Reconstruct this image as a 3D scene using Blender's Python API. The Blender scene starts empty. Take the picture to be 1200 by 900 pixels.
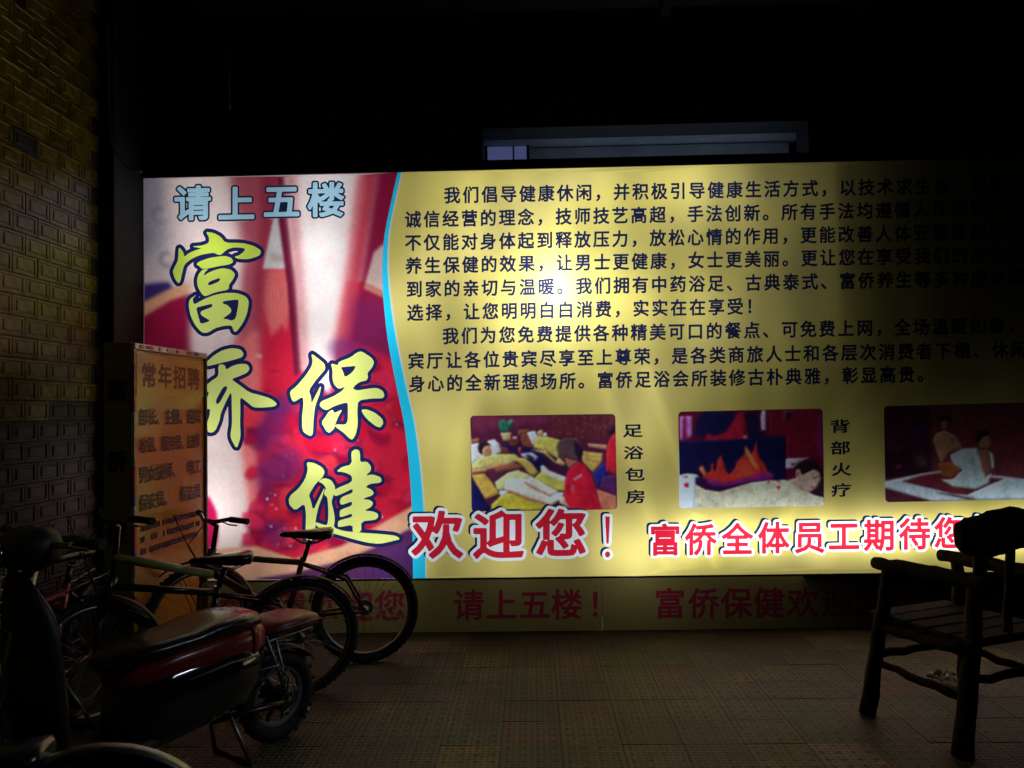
import bpy, bmesh, math, random
import numpy as np
from mathutils import Vector, Matrix, noise
from mathutils.geometry import delaunay_2d_cdt
R = math.radians
PI = math.pi
random.seed(7)
rng = np.random.default_rng(5)
sc = bpy.context.scene
COL = sc.collection

# ------------------------------------------------------------------ camera
FPX = 933.0                      # focal length in pixels of a 1200 px wide frame
CAM_H = 1.383
cam_d = bpy.data.cameras.new('camera'); cam = bpy.data.objects.new('camera', cam_d); COL.objects.link(cam)
cam_d.sensor_width = 36; cam_d.lens = 36 * FPX / 1200; cam_d.clip_start = .05; cam_d.clip_end = 500
CAM_R = Matrix.Rotation(R(1.4), 3, 'Z') @ Matrix.Rotation(R(90 + 1.84), 3, 'X') @ Matrix.Rotation(R(-0.95), 3, 'Z')
cam.matrix_world = Matrix.Translation((0, 0, CAM_H)) @ CAM_R.to_4x4()
sc.camera = cam

# ------------------------------------------------------------------ world and exposure (night)
w = bpy.data.worlds.new('World'); sc.world = w; w.use_nodes = True
nt = w.node_tree; bg = nt.nodes['Background']
sky = nt.nodes.new('ShaderNodeTexSky'); sky.sky_type = 'NISHITA'; sky.sun_disc = False
sky.sun_elevation = R(-6.5); sky.sun_rotation = R(200)
nt.links.new(sky.outputs[0], bg.inputs[0]); bg.inputs[1].default_value = 0.05
sc.view_settings.view_transform = 'Standard'; sc.view_settings.look = 'None'
sc.view_settings.exposure = 0; sc.view_settings.gamma = 1
sc.cycles.use_denoising = True
sc.cycles.max_bounces = 6; sc.cycles.diffuse_bounces = 4; sc.cycles.transmission_bounces = 4
sc.cycles.sample_clamp_indirect = 4.0
sc.cycles.caustics_reflective = False; sc.cycles.caustics_refractive = False

# the sign's plane, and helpers that turn a traced point into a place on a real surface
SY = 5.0
def ray(px, py):
    return CAM_R @ Vector(((px - 600) / FPX, -(py - 450) / FPX, -1))
def atY(px, py, Y):
    d = ray(px, py); t = Y / d.y; return Vector((d.x * t, Y, CAM_H + d.z * t))
def atX(px, py, X):
    d = ray(px, py); t = X / d.x; return Vector((X, d.y * t, CAM_H + d.z * t))
def ground(px, py):
    d = ray(px, py); t = -CAM_H / d.z; return Vector((d.x * t, d.y * t, 0))
_A = np.array([[CAM_R[i][j] for j in range(3)] for i in range(3)])
def np_atY(P, Y):
    P = np.asarray(P, float)
    d = np.stack([(P[:, 0] - 600) / FPX, -(P[:, 1] - 450) / FPX, -np.ones(len(P))], 1) @ _A.T
    t = Y / d[:, 1]
    return np.stack([d[:, 0] * t, np.full(len(P), Y), CAM_H + d[:, 2] * t], 1)

# lamps that burn behind the film of the sign
def lin(c): return tuple(((v / 255) / 12.92 if v / 255 <= .04045 else ((v / 255 + .055) / 1.055) ** 2.4) for v in c)
def point_lamp(px, py, depth, watt, col=(.84, .95, 1.08), rad=.05):
    l = bpy.data.lights.new('bulb_light', 'POINT'); l.energy = watt; l.color = col; l.shadow_soft_size = rad
    o = bpy.data.objects.new('bulb_light', l); COL.objects.link(o); o.location = atY(px, py, SY + depth); return o
def tube_lamp(px, py, depth, length, watt, col=(.84, .95, 1.08), vert=False, tilt=0.0):
    l = bpy.data.lights.new('tube_light', 'AREA'); l.shape = 'RECTANGLE'; l.size = length; l.size_y = .04
    l.energy = watt; l.color = col
    o = bpy.data.objects.new('tube_light', l); COL.objects.link(o); o.location = atY(px, py, SY + depth)
    o.rotation_euler = (R(-90), 0, 0)
    return o
K_LAMP = 64.0
LAMPS = [(652, 343, 0.19, 0.11), (640, 345, 0.32, 0.19), (180, 440, 0.3, 0.05), (250, 235, 0.3, 0.0269), (250, 370, 0.3, 0.0252), (250, 510, 0.3, 0.0435), (390, 235, 0.3, 0.0327), (385, 350, 0.32, 0.045), (390, 440, 0.3, 0.075), (390, 510, 0.3, 0.1092), (390, 640, 0.3, 0.0509), (460, 370, 0.3, 0.0487), (460, 580, 0.3, 0.008), (460, 640, 0.3, 0.0515), (530, 235, 0.3, 0.0229), (530, 300, 0.3, 0.0262), (530, 510, 0.3, 0.0329), (530, 580, 0.3, 0.0141), (600, 235, 0.3, 0.0272), (600, 370, 0.3, 0.0439), (600, 440, 0.3, 0.0178), (600, 640, 0.3, 0.0346), (670, 235, 0.3, 0.0427), (670, 300, 0.3, 0.0088), (670, 640, 0.3, 0.0074), (740, 235, 0.3, 0.0211), (740, 370, 0.3, 0.0309), (740, 440, 0.3, 0.0208), (740, 510, 0.3, 0.0251), (740, 640, 0.3, 0.0918), (810, 235, 0.3, 0.0597), (810, 370, 0.3, 0.0319), (262, 300, 0.22, 0.0353), (266, 590, 0.24, 0.056), (380, 300, 0.22, 0.0295)]      # traced place on the film, distance behind it, relative output
for x_, y_, d_, v_ in LAMPS: point_lamp(x_, y_, d_, K_LAMP * v_, rad=.05 if d_ < .16 else .07, col=(.78, .93, 1.30) if (x_, y_) in ((652, 343), (645, 340)) else (.84, .95, 1.08))
tube_lamp(1025, 622, .15, 2.55, 6.8)

# ------------------------------------------------------------------ scene helpers
def link(o):
    COL.objects.link(o); return o
def tag(o, label, cat, group=None):
    o['label'] = label; o['category'] = cat
    if group: o['group'] = group
    return o
def empty(name, loc=(0, 0, 0), rz=0.0, label=None, cat=None, group=None):
    o = bpy.data.objects.new(name, None); o.location = loc; o.rotation_euler = (0, 0, rz); o.empty_display_size = .1
    link(o)
    if label: tag(o, label, cat, group)
    return o

class MB:
    """collects shapes and builds them as one mesh"""
    def __init__(s): s.v = []; s.f = []; s.sm = []
    def add(s, vs, fs, smooth=False):
        n = len(s.v); s.v += [tuple(v) for v in vs]; s.f += [tuple(i + n for i in f) for f in fs]; s.sm += [smooth] * len(fs)
        return s
    def box(s, c, size, rot=None, bev=0.0):
        hx, hy, hz = [q / 2 for q in size]
        if bev <= 0:
            vs = [Vector((x, y, z)) for x in (-hx, hx) for y in (-hy, hy) for z in (-hz, hz)]
            fs = [(0, 1, 3, 2), (4, 6, 7, 5), (0, 4, 5, 1), (2, 3, 7, 6), (0, 2, 6, 4), (1, 5, 7, 3)]
        else:
            bm = bmesh.new(); bmesh.ops.create_cube(bm, size=1.0)
            for v in bm.verts: v.co = Vector((v.co.x * size[0], v.co.y * size[1], v.co.z * size[2]))
            bmesh.ops.bevel(bm, geom=list(bm.edges), offset=bev, segments=1, affect='EDGES')
            bm.verts.index_update(); vs = [v.co.copy() for v in bm.verts]; fs = [[v.index for v in f.verts] for f in bm.faces]; bm.free()
        if rot is not None: vs = [rot @ v for v in vs]
        c = Vector(c); return s.add([v + c for v in vs], fs)
    def tube(s, pts, rad, seg=8, caps=True, closed=False, flat=1.0):
        pts = [Vector(p) for p in pts]; n = len(pts)
        rads = list(rad) if isinstance(rad, (list, tuple)) else [rad] * n
        vs = []; up = None
        for i, p in enumerate(pts):
            if closed: t = pts[(i + 1) % n] - pts[i - 1]
            else: t = pts[min(i + 1, n - 1)] - pts[max(i - 1, 0)]
            t.normalize()
            if up is None:
                up = Vector((0, 0, 1)) if abs(t.z) < .9 else Vector((0, 1, 0))
            a = t.cross(up).normalized(); b = a.cross(t).normalized(); up = b
            for k in range(seg):
                q = 2 * PI * k / seg
                vs.append(p + a * math.cos(q) * rads[i] + b * math.sin(q) * rads[i] * flat)
        fs = []
        for i in range(n if closed else n - 1):
            j = (i + 1) % n
            for k in range(seg):
                l = (k + 1) % seg
                fs.append((i * seg + k, i * seg + l, j * seg + l, j * seg + k))
        s.add(vs, fs, True)
        if caps and not closed:
            m = len(s.v) - len(vs)
            s.f.append(tuple(m + k for k in range(seg))[::-1]); s.f.append(tuple(m + (n - 1) * seg + k for k in range(seg))); s.sm += [False, False]
        return s
    def torus(s, c, Rr, r, axis='y', n=40, seg=8, a0=0.0, a1=2 * PI, flat=1.0, caps=True):
        full = abs(a1 - a0 - 2 * PI) < 1e-6; c = Vector(c); pts = []
        cnt = n if full else n + 1
        for i in range(cnt):
            a = a0 + (a1 - a0) * i / n
            d = {'y': Vector((math.cos(a), 0, math.sin(a))), 'x': Vector((0, math.cos(a), math.sin(a))), 'z': Vector((math.cos(a), math.sin(a), 0))}[axis]
            pts.append((c, d))
        ax = {'y': Vector((0, 1, 0)), 'x': Vector((1, 0, 0)), 'z': Vector((0, 0, 1))}[axis]
        vs = []
        for c0, d in pts:
            for k in range(seg):
                q = 2 * PI * k / seg
                vs.append(c0 + d * (Rr + r * flat * math.cos(q)) + ax * r * math.sin(q))
        fs = []
        m = len(pts)
        for i in range(m if full else m - 1):
            j = (i + 1) % m
            for k in range(seg):
                l = (k + 1) % seg; fs.append((i * seg + k, i * seg + l, j * seg + l, j * seg + k))
        return s.add(vs, fs, True)
    def disc(s, c, r, h, axis='y', n=24):
        ax = {'y': Vector((0, 1, 0)), 'x': Vector((1, 0, 0)), 'z': Vector((0, 0, 1))}[axis]
        c = Vector(c); return s.tube([c - ax * h / 2, c + ax * h / 2], r, n)
    def prism(s, poly, fn, h0, h1):
        n = len(poly); vs = [fn(p, h0) for p in poly] + [fn(p, h1) for p in poly]
        fs = [tuple(range(n))[::-1], tuple(range(n, 2 * n))] + [(i, (i + 1) % n, n + (i + 1) % n, n + i) for i in range(n)]
        return s.add(vs, fs)
    def loft(s, secs, n=20, p=2.6):
        """sections (x, y centre, half width, z bottom, z top) along x, superellipse outline"""
        vs = []
        for sec in secs:
            x, yc, hw, z0, z1 = sec[:5]; pw = sec[5] if len(sec) > 5 else p
            for k in range(n):
                q = 2 * PI * k / n; cx, cz = math.cos(q), math.sin(q)
                vs.append((x, yc + hw * math.copysign(abs(cx) ** (2 / pw), cx), (z0 + z1) / 2 + (z1 - z0) / 2 * math.copysign(abs(cz) ** (2 / pw), cz)))
        fs = []
        for i in range(len(secs) - 1):
            for k in range(n):
                l = (k + 1) % n; fs.append((i * n + k, i * n + l, (i + 1) * n + l, (i + 1) * n + k))
        s.add(vs, fs, True); m = len(s.v) - len(vs)
        s.f.append(tuple(m + k for k in range(n))[::-1]); s.f.append(tuple(m + (len(secs) - 1) * n + k for k in range(n))); s.sm += [False, False]
        return s
    def mesh(s, name, mat):
        me = bpy.data.meshes.new(name); me.from_pydata(s.v, [], s.f)
        me.polygons.foreach_set('use_smooth', s.sm); me.materials.append(mat)
        bm = bmesh.new(); bm.from_mesh(me); bmesh.ops.recalc_face_normals(bm, faces=bm.faces); bm.to_mesh(me); bm.free()
        me.update(); return me
    def build(s, name, mat, parent=None):
        o = bpy.data.objects.new(name, s.mesh(name, mat)); link(o)
        if parent is not None: o.parent = parent
        return o

# ------------------------------------------------------------------ materials
def mat(name, col, rough=.5, metal=0.0, nscale=0, namt=.3, bump=0.0, bscale=40, spec=.5, coat=0.0, trans=0.0, col2=None):
    m = bpy.data.materials.new(name); m.use_nodes = True; nt = m.node_tree; b = nt.nodes['Principled BSDF']
    b.inputs['Base Color'].default_value = (*col, 1); b.inputs['Roughness'].default_value = rough; b.inputs['Metallic'].default_value = metal
    b.inputs['Specular IOR Level'].default_value = spec; b.inputs['Coat Weight'].default_value = coat; b.inputs['Coat Roughness'].default_value = .08
    b.inputs['Transmission Weight'].default_value = trans
    tc = nt.nodes.new('ShaderNodeTexCoord')
    n = nt.nodes.new('ShaderNodeTexNoise'); n.inputs['Scale'].default_value = nscale or 9; n.inputs['Detail'].default_value = 6; n.inputs['Roughness'].default_value = .65
    nt.links.new(tc.outputs['Object'], n.inputs['Vector'])
    r = nt.nodes.new('ShaderNodeValToRGB'); r.color_ramp.elements[0].position = .3; r.color_ramp.elements[1].position = .7
    a = col2 or tuple(c * (1 - namt) for c in col)
    r.color_ramp.elements[0].color = (*a, 1); r.color_ramp.elements[1].color = (*col, 1)
    nt.links.new(n.outputs['Fac'], r.inputs[0]); nt.links.new(r.outputs[0], b.inputs['Base Color'])
    mr = nt.nodes.new('ShaderNodeMapRange'); mr.inputs['To Min'].default_value = max(.03, rough * .75); mr.inputs['To Max'].default_value = min(1, rough * 1.3)
    nt.links.new(n.outputs['Fac'], mr.inputs['Value']); nt.links.new(mr.outputs[0], b.inputs['Roughness'])
    if bump:
        n2 = nt.nodes.new('ShaderNodeTexNoise'); n2.inputs['Scale'].default_value = bscale; n2.inputs['Detail'].default_value = 8
        nt.links.new(tc.outputs['Object'], n2.inputs['Vector'])
        bp = nt.nodes.new('ShaderNodeBump'); bp.inputs['Strength'].default_value = bump; bp.inputs['Distance'].default_value = .01
        nt.links.new(n2.outputs['Fac'], bp.inputs['Height']); nt.links.new(bp.outputs[0], b.inputs['Normal'])
    return m
M = {}
M['rubber'] = mat('rubber', (.018, .018, .019), .75, bump=.2, bscale=120)
M['black_paint'] = mat('black_paint', (.012, .012, .014), .28, coat=.5)
M['black_plastic'] = mat('black_plastic', (.02, .02, .022), .5, bump=.1, bscale=200)
M['gloss_black'] = mat('gloss_black', (.010, .011, .016), .07, coat=1.0)
M['red_paint'] = mat('red_paint', (.22, .012, .016), .3, coat=.6)
M['dark_red'] = mat('dark_red_vinyl', (.30, .03, .04), .35, bump=.15, bscale=60)
M['tail_red'] = mat('tail_lamp_plastic', (.62, .13, .07), .3, coat=.3)
M['pale_green'] = mat('pale_green_paint', (.55, .62, .22), .22, coat=.4)
M['gold_paint'] = mat('brown_gold_paint', (.16, .09, .03), .4, coat=.3)
M['chrome'] = mat('chrome', (.55, .56, .58), .16, metal=1)
M['steel'] = mat('steel', (.32, .33, .34), .38, metal=1)
M['grey_plastic'] = mat('grey_plastic', (.16, .16, .17), .5)
M['vinyl'] = mat('black_vinyl', (.016, .015, .016), .24, coat=.4, bump=.12, bscale=150)
M['pipe'] = mat('grey_pvc', (.25, .25, .24), .6)
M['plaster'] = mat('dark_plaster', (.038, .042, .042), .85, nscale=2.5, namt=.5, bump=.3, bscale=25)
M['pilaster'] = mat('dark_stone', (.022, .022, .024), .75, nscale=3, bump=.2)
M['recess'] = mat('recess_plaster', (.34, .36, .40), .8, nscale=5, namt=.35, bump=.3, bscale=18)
M['frame'] = mat('sign_frame_metal', (.02, .02, .022), .5)
M['inner'] = mat('bare_box_lining', (.06, .06, .06), .8)
M['grout'] = mat('grout', (.05, .045, .035), .9, bump=.3)
M['bag'] = mat('clear_plastic_film', (.6, .62, .65), .12, trans=.7)
M['bluepane'] = mat('frosted_pane', (.10, .12, .24), .25, nscale=12, namt=.35)

def wood_mat(name, a, b_):
    m = bpy.data.materials.new(name); m.use_nodes = True; nt = m.node_tree; b = nt.nodes['Principled BSDF']
    tc = nt.nodes.new('ShaderNodeTexCoord'); mp = nt.nodes.new('ShaderNodeMapping'); mp.inputs['Scale'].default_value = (14, 14, 2.2)
    n = nt.nodes.new('ShaderNodeTexNoise'); n.inputs['Scale'].default_value = 3; n.inputs['Detail'].default_value = 9; n.inputs['Distortion'].default_value = 1.4
    r = nt.nodes.new('ShaderNodeValToRGB'); r.color_ramp.elements[0].position = .35; r.color_ramp.elements[1].position = .68
    r.color_ramp.elements[0].color = (*a, 1); r.color_ramp.elements[1].color = (*b_, 1)
    bp = nt.nodes.new('ShaderNodeBump'); bp.inputs['Strength'].default_value = .5; bp.inputs['Distance'].default_value = .01
    nt.links.new(tc.outputs['Object'], mp.inputs[0]); nt.links.new(mp.outputs[0], n.inputs['Vector']); nt.links.new(n.outputs['Fac'], r.inputs[0])
    nt.links.new(r.outputs[0], b.inputs['Base Color']); nt.links.new(n.outputs['Fac'], bp.inputs['Height']); nt.links.new(bp.outputs[0], b.inputs['Normal'])
    b.inputs['Roughness'].default_value = .8; b.inputs['Specular IOR Level'].default_value = .2
    return m
M['wood'] = wood_mat('weathered_log', (.014, .008, .005), (.060, .034, .018))

def print_mat(name, transl=.85, diff=.12, weave=.035, solid=None, rough=.45):
    """printed film: colour per vertex, light comes through it from the lamps behind"""
    m = bpy.data.materials.new(name); m.use_nodes = True; nt = m.node_tree; nt.nodes.remove(nt.nodes['Principled BSDF'])
    out = nt.nodes['Material Output']
    at = nt.nodes.new('ShaderNodeAttribute'); at.attribute_name = 'ink'
    geo = nt.nodes.new('ShaderNodeNewGeometry')
    sep = nt.nodes.new('ShaderNodeSeparateXYZ'); nt.links.new(geo.outputs['Position'], sep.inputs[0])
    # woven backing of the film: fine vertical and horizontal threads, and long soft streaks
    w1 = nt.nodes.new('ShaderNodeTexWave'); w1.bands_direction = 'X'; w1.inputs['Scale'].default_value = 31; w1.inputs['Distortion'].default_value = .6; w1.inputs['Detail'].default_value = 2
    w2 = nt.nodes.new('ShaderNodeTexWave'); w2.bands_direction = 'Z'; w2.inputs['Scale'].default_value = 27; w2.inputs['Distortion'].default_value = .6
    mp = nt.nodes.new('ShaderNodeMapping'); mp.inputs['Scale'].default_value = (9, 1, .8)
    ns = nt.nodes.new('ShaderNodeTexNoise'); ns.inputs['Scale'].default_value = 1.6; ns.inputs['Detail'].default_value = 5
    for q in (w1, w2): nt.links.new(geo.outputs['Position'], q.inputs['Vector'])
    nt.links.new(geo.outputs['Position'], mp.inputs[0]); nt.links.new(mp.outputs[0], ns.inputs['Vector'])
    def math_(op, a, b_):
        q = nt.nodes.new('ShaderNodeMath'); q.operation = op
        for i, v in enumerate((a, b_)):
            if isinstance(v, (int, float)): q.inputs[i].default_value = v
            else: nt.links.new(v, q.inputs[i])
        return q.outputs[0]
    s1 = math_('MULTIPLY', w1.outputs['Fac'], weave); s2 = math_('MULTIPLY', w2.outputs['Fac'], weave * .7)
    s3 = math_('MULTIPLY', ns.outputs['Fac'], weave * 2.2)
    tot = math_('SUBTRACT', 1.0 + weave * 1.2, math_('ADD', math_('ADD', s1, s2), s3))
    vm = nt.nodes.new('ShaderNodeVectorMath'); vm.operation = 'SCALE'
    nt.links.new(at.outputs['Color'], vm.inputs[0]); nt.links.new(tot, vm.inputs['Scale'])
    tr = nt.nodes.new('ShaderNodeBsdfTranslucent'); df = nt.nodes.new('ShaderNodeBsdfDiffuse')
    nt.links.new(vm.outputs[0], tr.inputs[0]); nt.links.new(vm.outputs[0], df.inputs[0])
    mx = nt.nodes.new('ShaderNodeMixShader'); mx.inputs[0].default_value = diff
    nt.links.new(tr.outputs[0], mx.inputs[1]); nt.links.new(df.outputs[0], mx.inputs[2])
    nt.links.new(mx.outputs[0], out.inputs['Surface'])
    return m
M['film'] = print_mat('printed_backlit_film')

# ------------------------------------------------------------------ lettering
def winding(A_, B_, x, y):
    w_ = np.zeros(np.shape(x), int)
    for (xa, ya), (xb, yb) in zip(A_.tolist(), B_.tolist()):
        if ya == yb: continue
        h = (y >= min(ya, yb)) & (y < max(ya, yb)) & (x < xa + (y - ya) * (xb - xa) / (yb - ya)); w_ += np.where(h, 1 if yb > ya else -1, 0)
    return w_
def contour(A_, B_, rad, st, tol, lim=1e9):
    """clean loops at a set distance outside a shape, from its distance field"""
    x0, y0 = A_.min(0) - rad - 3 * st; x1, y1 = A_.max(0) + rad + 3 * st
    xs = np.arange(x0, x1, st); ys = np.arange(y0, y1, st); gx, gy = np.meshgrid(xs, ys); D = np.full(gx.shape, 1e9); R_ = rad + 3 * st
    for a, b in zip(A_, B_):
        i0, i1 = np.searchsorted(xs, (min(a[0], b[0]) - R_, max(a[0], b[0]) + R_)); j0, j1 = np.searchsorted(ys, (min(a[1], b[1]) - R_, max(a[1], b[1]) + R_))
        X_, Y_ = gx[j0:j1, i0:i1], gy[j0:j1, i0:i1]
        d = b - a; l2 = d @ d + 1e-12; t = np.clip(((X_ - a[0]) * d[0] + (Y_ - a[1]) * d[1]) / l2, 0, 1)
        D[j0:j1, i0:i1] = np.minimum(D[j0:j1, i0:i1], (X_ - a[0] - t * d[0]) ** 2 + (Y_ - a[1] - t * d[1]) ** 2)
    wd = np.zeros(gx.shape, int)
    for (xa, ya), (xb, yb) in zip(A_.tolist(), B_.tolist()):
        if ya == yb: continue
        j0, j1 = np.searchsorted(ys, (min(ya, yb), max(ya, yb)))
        for j in range(j0, j1):
            i = np.searchsorted(xs, xa + (ys[j] - ya) * (xb - xa) / (yb - ya)); wd[j, :i] += 1 if yb > ya else -1
    D = np.minimum(np.sqrt(D), R_); f = np.where(wd != 0, -D, D) - rad; f[f == 0] = 1e-9
    sg = f < 0; mixed = ~((sg[:-1, :-1] == sg[1:, :-1]) & (sg[:-1, :-1] == sg[:-1, 1:]) & (sg[:-1, :-1] == sg[1:, 1:]))
    nxt = {}; pos = {}
    def ed(u, v):
        if v < u: u, v = v, u
        a, b = f[u], f[v]; t = a / (a - b); k = u + v
        pos[k] = (gx[u] + (gx[v] - gx[u]) * t, gy[u] + (gy[v] - gy[u]) * t); return k
    for i, j in zip(*[q.tolist() for q in np.nonzero(mixed)]):
        c = [(i, j), (i, j + 1), (i + 1, j + 1), (i + 1, j)]; pts = [ed(c[q], c[(q + 1) % 4]) for q in range(4) if sg[c[q]] != sg[c[(q + 1) % 4]]]
        for q in range(0, len(pts), 2): nxt.setdefault(pts[q], []).append(pts[q + 1]); nxt.setdefault(pts[q + 1], []).append(pts[q])
    seen = set(); loops = []
    for k0 in list(nxt):
        if k0 in seen: continue
        loop = [k0]; seen.add(k0); cur = k0
        while True:
            c = [q for q in nxt[cur] if q not in seen]
            if not c: break
            cur = c[0]; seen.add(cur); loop.append(cur)
        if len(loop) >= 6: loops.append(simp(np.array([pos[q] for q in loop]), tol))
    return loops
def simp(P, tol):
    """Douglas-Peucker on a closed loop"""
    n = len(P); far = int(np.argmax(((P - P[0]) ** 2).sum(1)))
    def dp(i, j):
        if j - i < 2: return [i]
        a, b = P[i], P[j % n]; d = b - a; L_ = math.hypot(*d) + 1e-12; q = P[i + 1:j] - a
        dist = np.abs(q[:, 0] * d[1] - q[:, 1] * d[0]) / L_; k = int(np.argmax(dist))
        if dist[k] < tol: return [i]
        return dp(i, i + 1 + k) + dp(i + 1 + k, j)
    return P[dp(0, far) + dp(far, n)]
_glyph = {}; _raw = {}
def glyph(ch, bold=0.0):
    """clean outline loops of one character in em units, y up, centred on the em box: points and edges"""
    k = (ch, bold)
    if k in _glyph: return _glyph[k]
    if ch not in _raw:
        c = bpy.data.curves.new('glyph', 'FONT'); c.body = ch; c.resolution_u = 3; c.fill_mode = 'NONE'
        o = bpy.data.objects.new('glyph', c)
        me = o.to_mesh(); vs = [tuple(v.co[:2]) for v in me.vertices]; es = [tuple(e.vertices) for e in me.edges]; o.to_mesh_clear()
        bpy.data.objects.remove(o); bpy.data.curves.remove(c)
        nb = {}
        for a, b in es: nb.setdefault(a, []).append(b); nb.setdefault(b, []).append(a)
        seen = set(); PA = []; PB = []
        for v0 in range(len(vs)):                     # spline vertices come in order, so the lowest neighbour step keeps the orientation
            if v0 in seen or v0 not in nb: continue
            loop = [v0]; seen.add(v0); cur = v0 + 1 if v0 + 1 in nb[v0] else nb[v0][0]
            while cur not in seen:
                seen.add(cur); loop.append(cur); c2 = [q for q in nb[cur] if q not in seen]
                if not c2: break
                cur = c2[0]
            L_ = np.array([vs[q] for q in loop]); PA.append(L_); PB.append(np.roll(L_, -1, 0))
        _raw[ch] = (np.concatenate(PA), np.concatenate(PB))
    A_, B_ = _raw[ch]
    loops = contour(A_, B_, bold, .0125, .0022)
    V = []; E = []
    for L_ in loops:
        n = len(V); m = len(L_); V += L_.tolist(); E += [(n + i, n + (i + 1) % m) for i in range(m)]
    V = np.array(V) - np.array([.5, .38]); _glyph[k] = (V, E); return _glyph[k]

class Sheet:
    """a flat print cut into regions: later layers lie over earlier ones, all in one plane"""
    def __init__(s): s.shapes = []; s.gid = 0; s.free = []
    def edges(s, P, E, layer):
        P = np.asarray(P, float); s.shapes.append((P[[a for a, b in E]], P[[b for a, b in E]], layer, s.gid))
    def poly(s, pts, layer):
        P = np.asarray(pts, float); s.shapes.append((P, np.roll(P, -1, 0), layer, s.gid))
    def char(s, ch, cx, cy, wx, hy, layer, bold=0.0, slope=-.019):
        V, E = glyph(ch, bold)
        s.edges(np.stack([cx + V[:, 0] * wx, cy - V[:, 1] * hy + V[:, 0] * wx * slope], 1), E, layer)
    def halo(s, P, E, layer, rad, dx=0, dy=0, st=.45):
        P = np.asarray(P, float)
        for i, L_ in enumerate([contour(P[[a for a, b in E]], P[[b for a, b in E]], rad, st, .12)]):
            PA = np.concatenate(L_); PB = np.concatenate([np.roll(q, -1, 0) for q in L_])
            s.shapes.append((PA + (dx, dy), PB + (dx, dy), layer, s.gid))
    def solve(s, rank):
        """triangles, the layer and the shape group on top of each"""
        C0 = np.concatenate([q[0] for q in s.shapes]).mean(0); key = {}; pts = []; edg = set()
        def vid(p):
            k = (round(p[0] * 200), round(p[1] * 200)); i = key.get(k)
            if i is None: i = key[k] = len(pts); pts.append(Vector((p[0] - C0[0], p[1] - C0[1])))
            return i
        for a_, b_, l_, g_ in s.shapes:
            for p, q in zip(a_.tolist(), b_.tolist()):
                i, j = vid(p), vid(q)
                if i != j: edg.add((min(i, j), max(i, j)))
        for p in s.free: vid(p)
        ov, oe, of, _, _, _ = delaunay_2d_cdt(pts, list(edg), [], 0, 1e-3, False)
        OV = np.array([(v.x + C0[0], v.y + C0[1]) for v in ov]); FF = np.array([f for f in of if len(f) == 3])
        e1 = OV[FF[:, 1]] - OV[FF[:, 0]]; e2 = OV[FF[:, 2]] - OV[FF[:, 0]]; ar = np.abs(e1[:, 0] * e2[:, 1] - e1[:, 1] * e2[:, 0]); FF = FF[ar > 1e-7]
        CEN = OV[FF].mean(1); lay = np.full(len(FF), -1); gid = np.zeros(len(FF), int); srt = np.argsort(CEN[:, 0]); CX = CEN[srt, 0]
        for a_, b_, l_, g_ in sorted(s.shapes, key=lambda q: rank[q[2]]):
            mn = np.minimum(a_.min(0), b_.min(0)); mx_ = np.maximum(a_.max(0), b_.max(0))
            c = srt[np.searchsorted(CX, mn[0]):np.searchsorted(CX, mx_[0])]; c = c[(CEN[c, 1] >= mn[1]) & (CEN[c, 1] <= mx_[1])]
            if not len(c): continue
            ins = np.zeros(len(c), bool); x, y = CEN[c, 0], CEN[c, 1]
            for (xa, ya), (xb, yb) in zip(a_.tolist(), b_.tolist()):
                if ya != yb: ins ^= (y >= min(ya, yb)) & (y < max(ya, yb)) & (x < xa + (y - ya) * (xb - xa) / (yb - ya))
            lay[c[ins]] = l_; gid[c[ins]] = g_
        return OV, FF, lay, gid
def ink_mesh(name, V, F, C_, m):
    me = bpy.data.meshes.new(name); me.vertices.add(len(V)); me.vertices.foreach_set('co', V.astype(np.float32).ravel())
    me.loops.add(len(F) * 3); me.loops.foreach_set('vertex_index', F.astype(np.int32).ravel())
    me.polygons.add(len(F)); me.polygons.foreach_set('loop_start', np.arange(0, len(F) * 3, 3, dtype=np.int32)); me.polygons.foreach_set('loop_total', np.full(len(F), 3, np.int32))
    me.update(calc_edges=True); me.validate()
    at = me.color_attributes.new('ink', 'FLOAT_COLOR', 'POINT'); at.data.foreach_set('color', np.concatenate([C_, np.ones((len(V), 1))], 1).astype(np.float32).ravel())
    me.materials.append(m); return me

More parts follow.
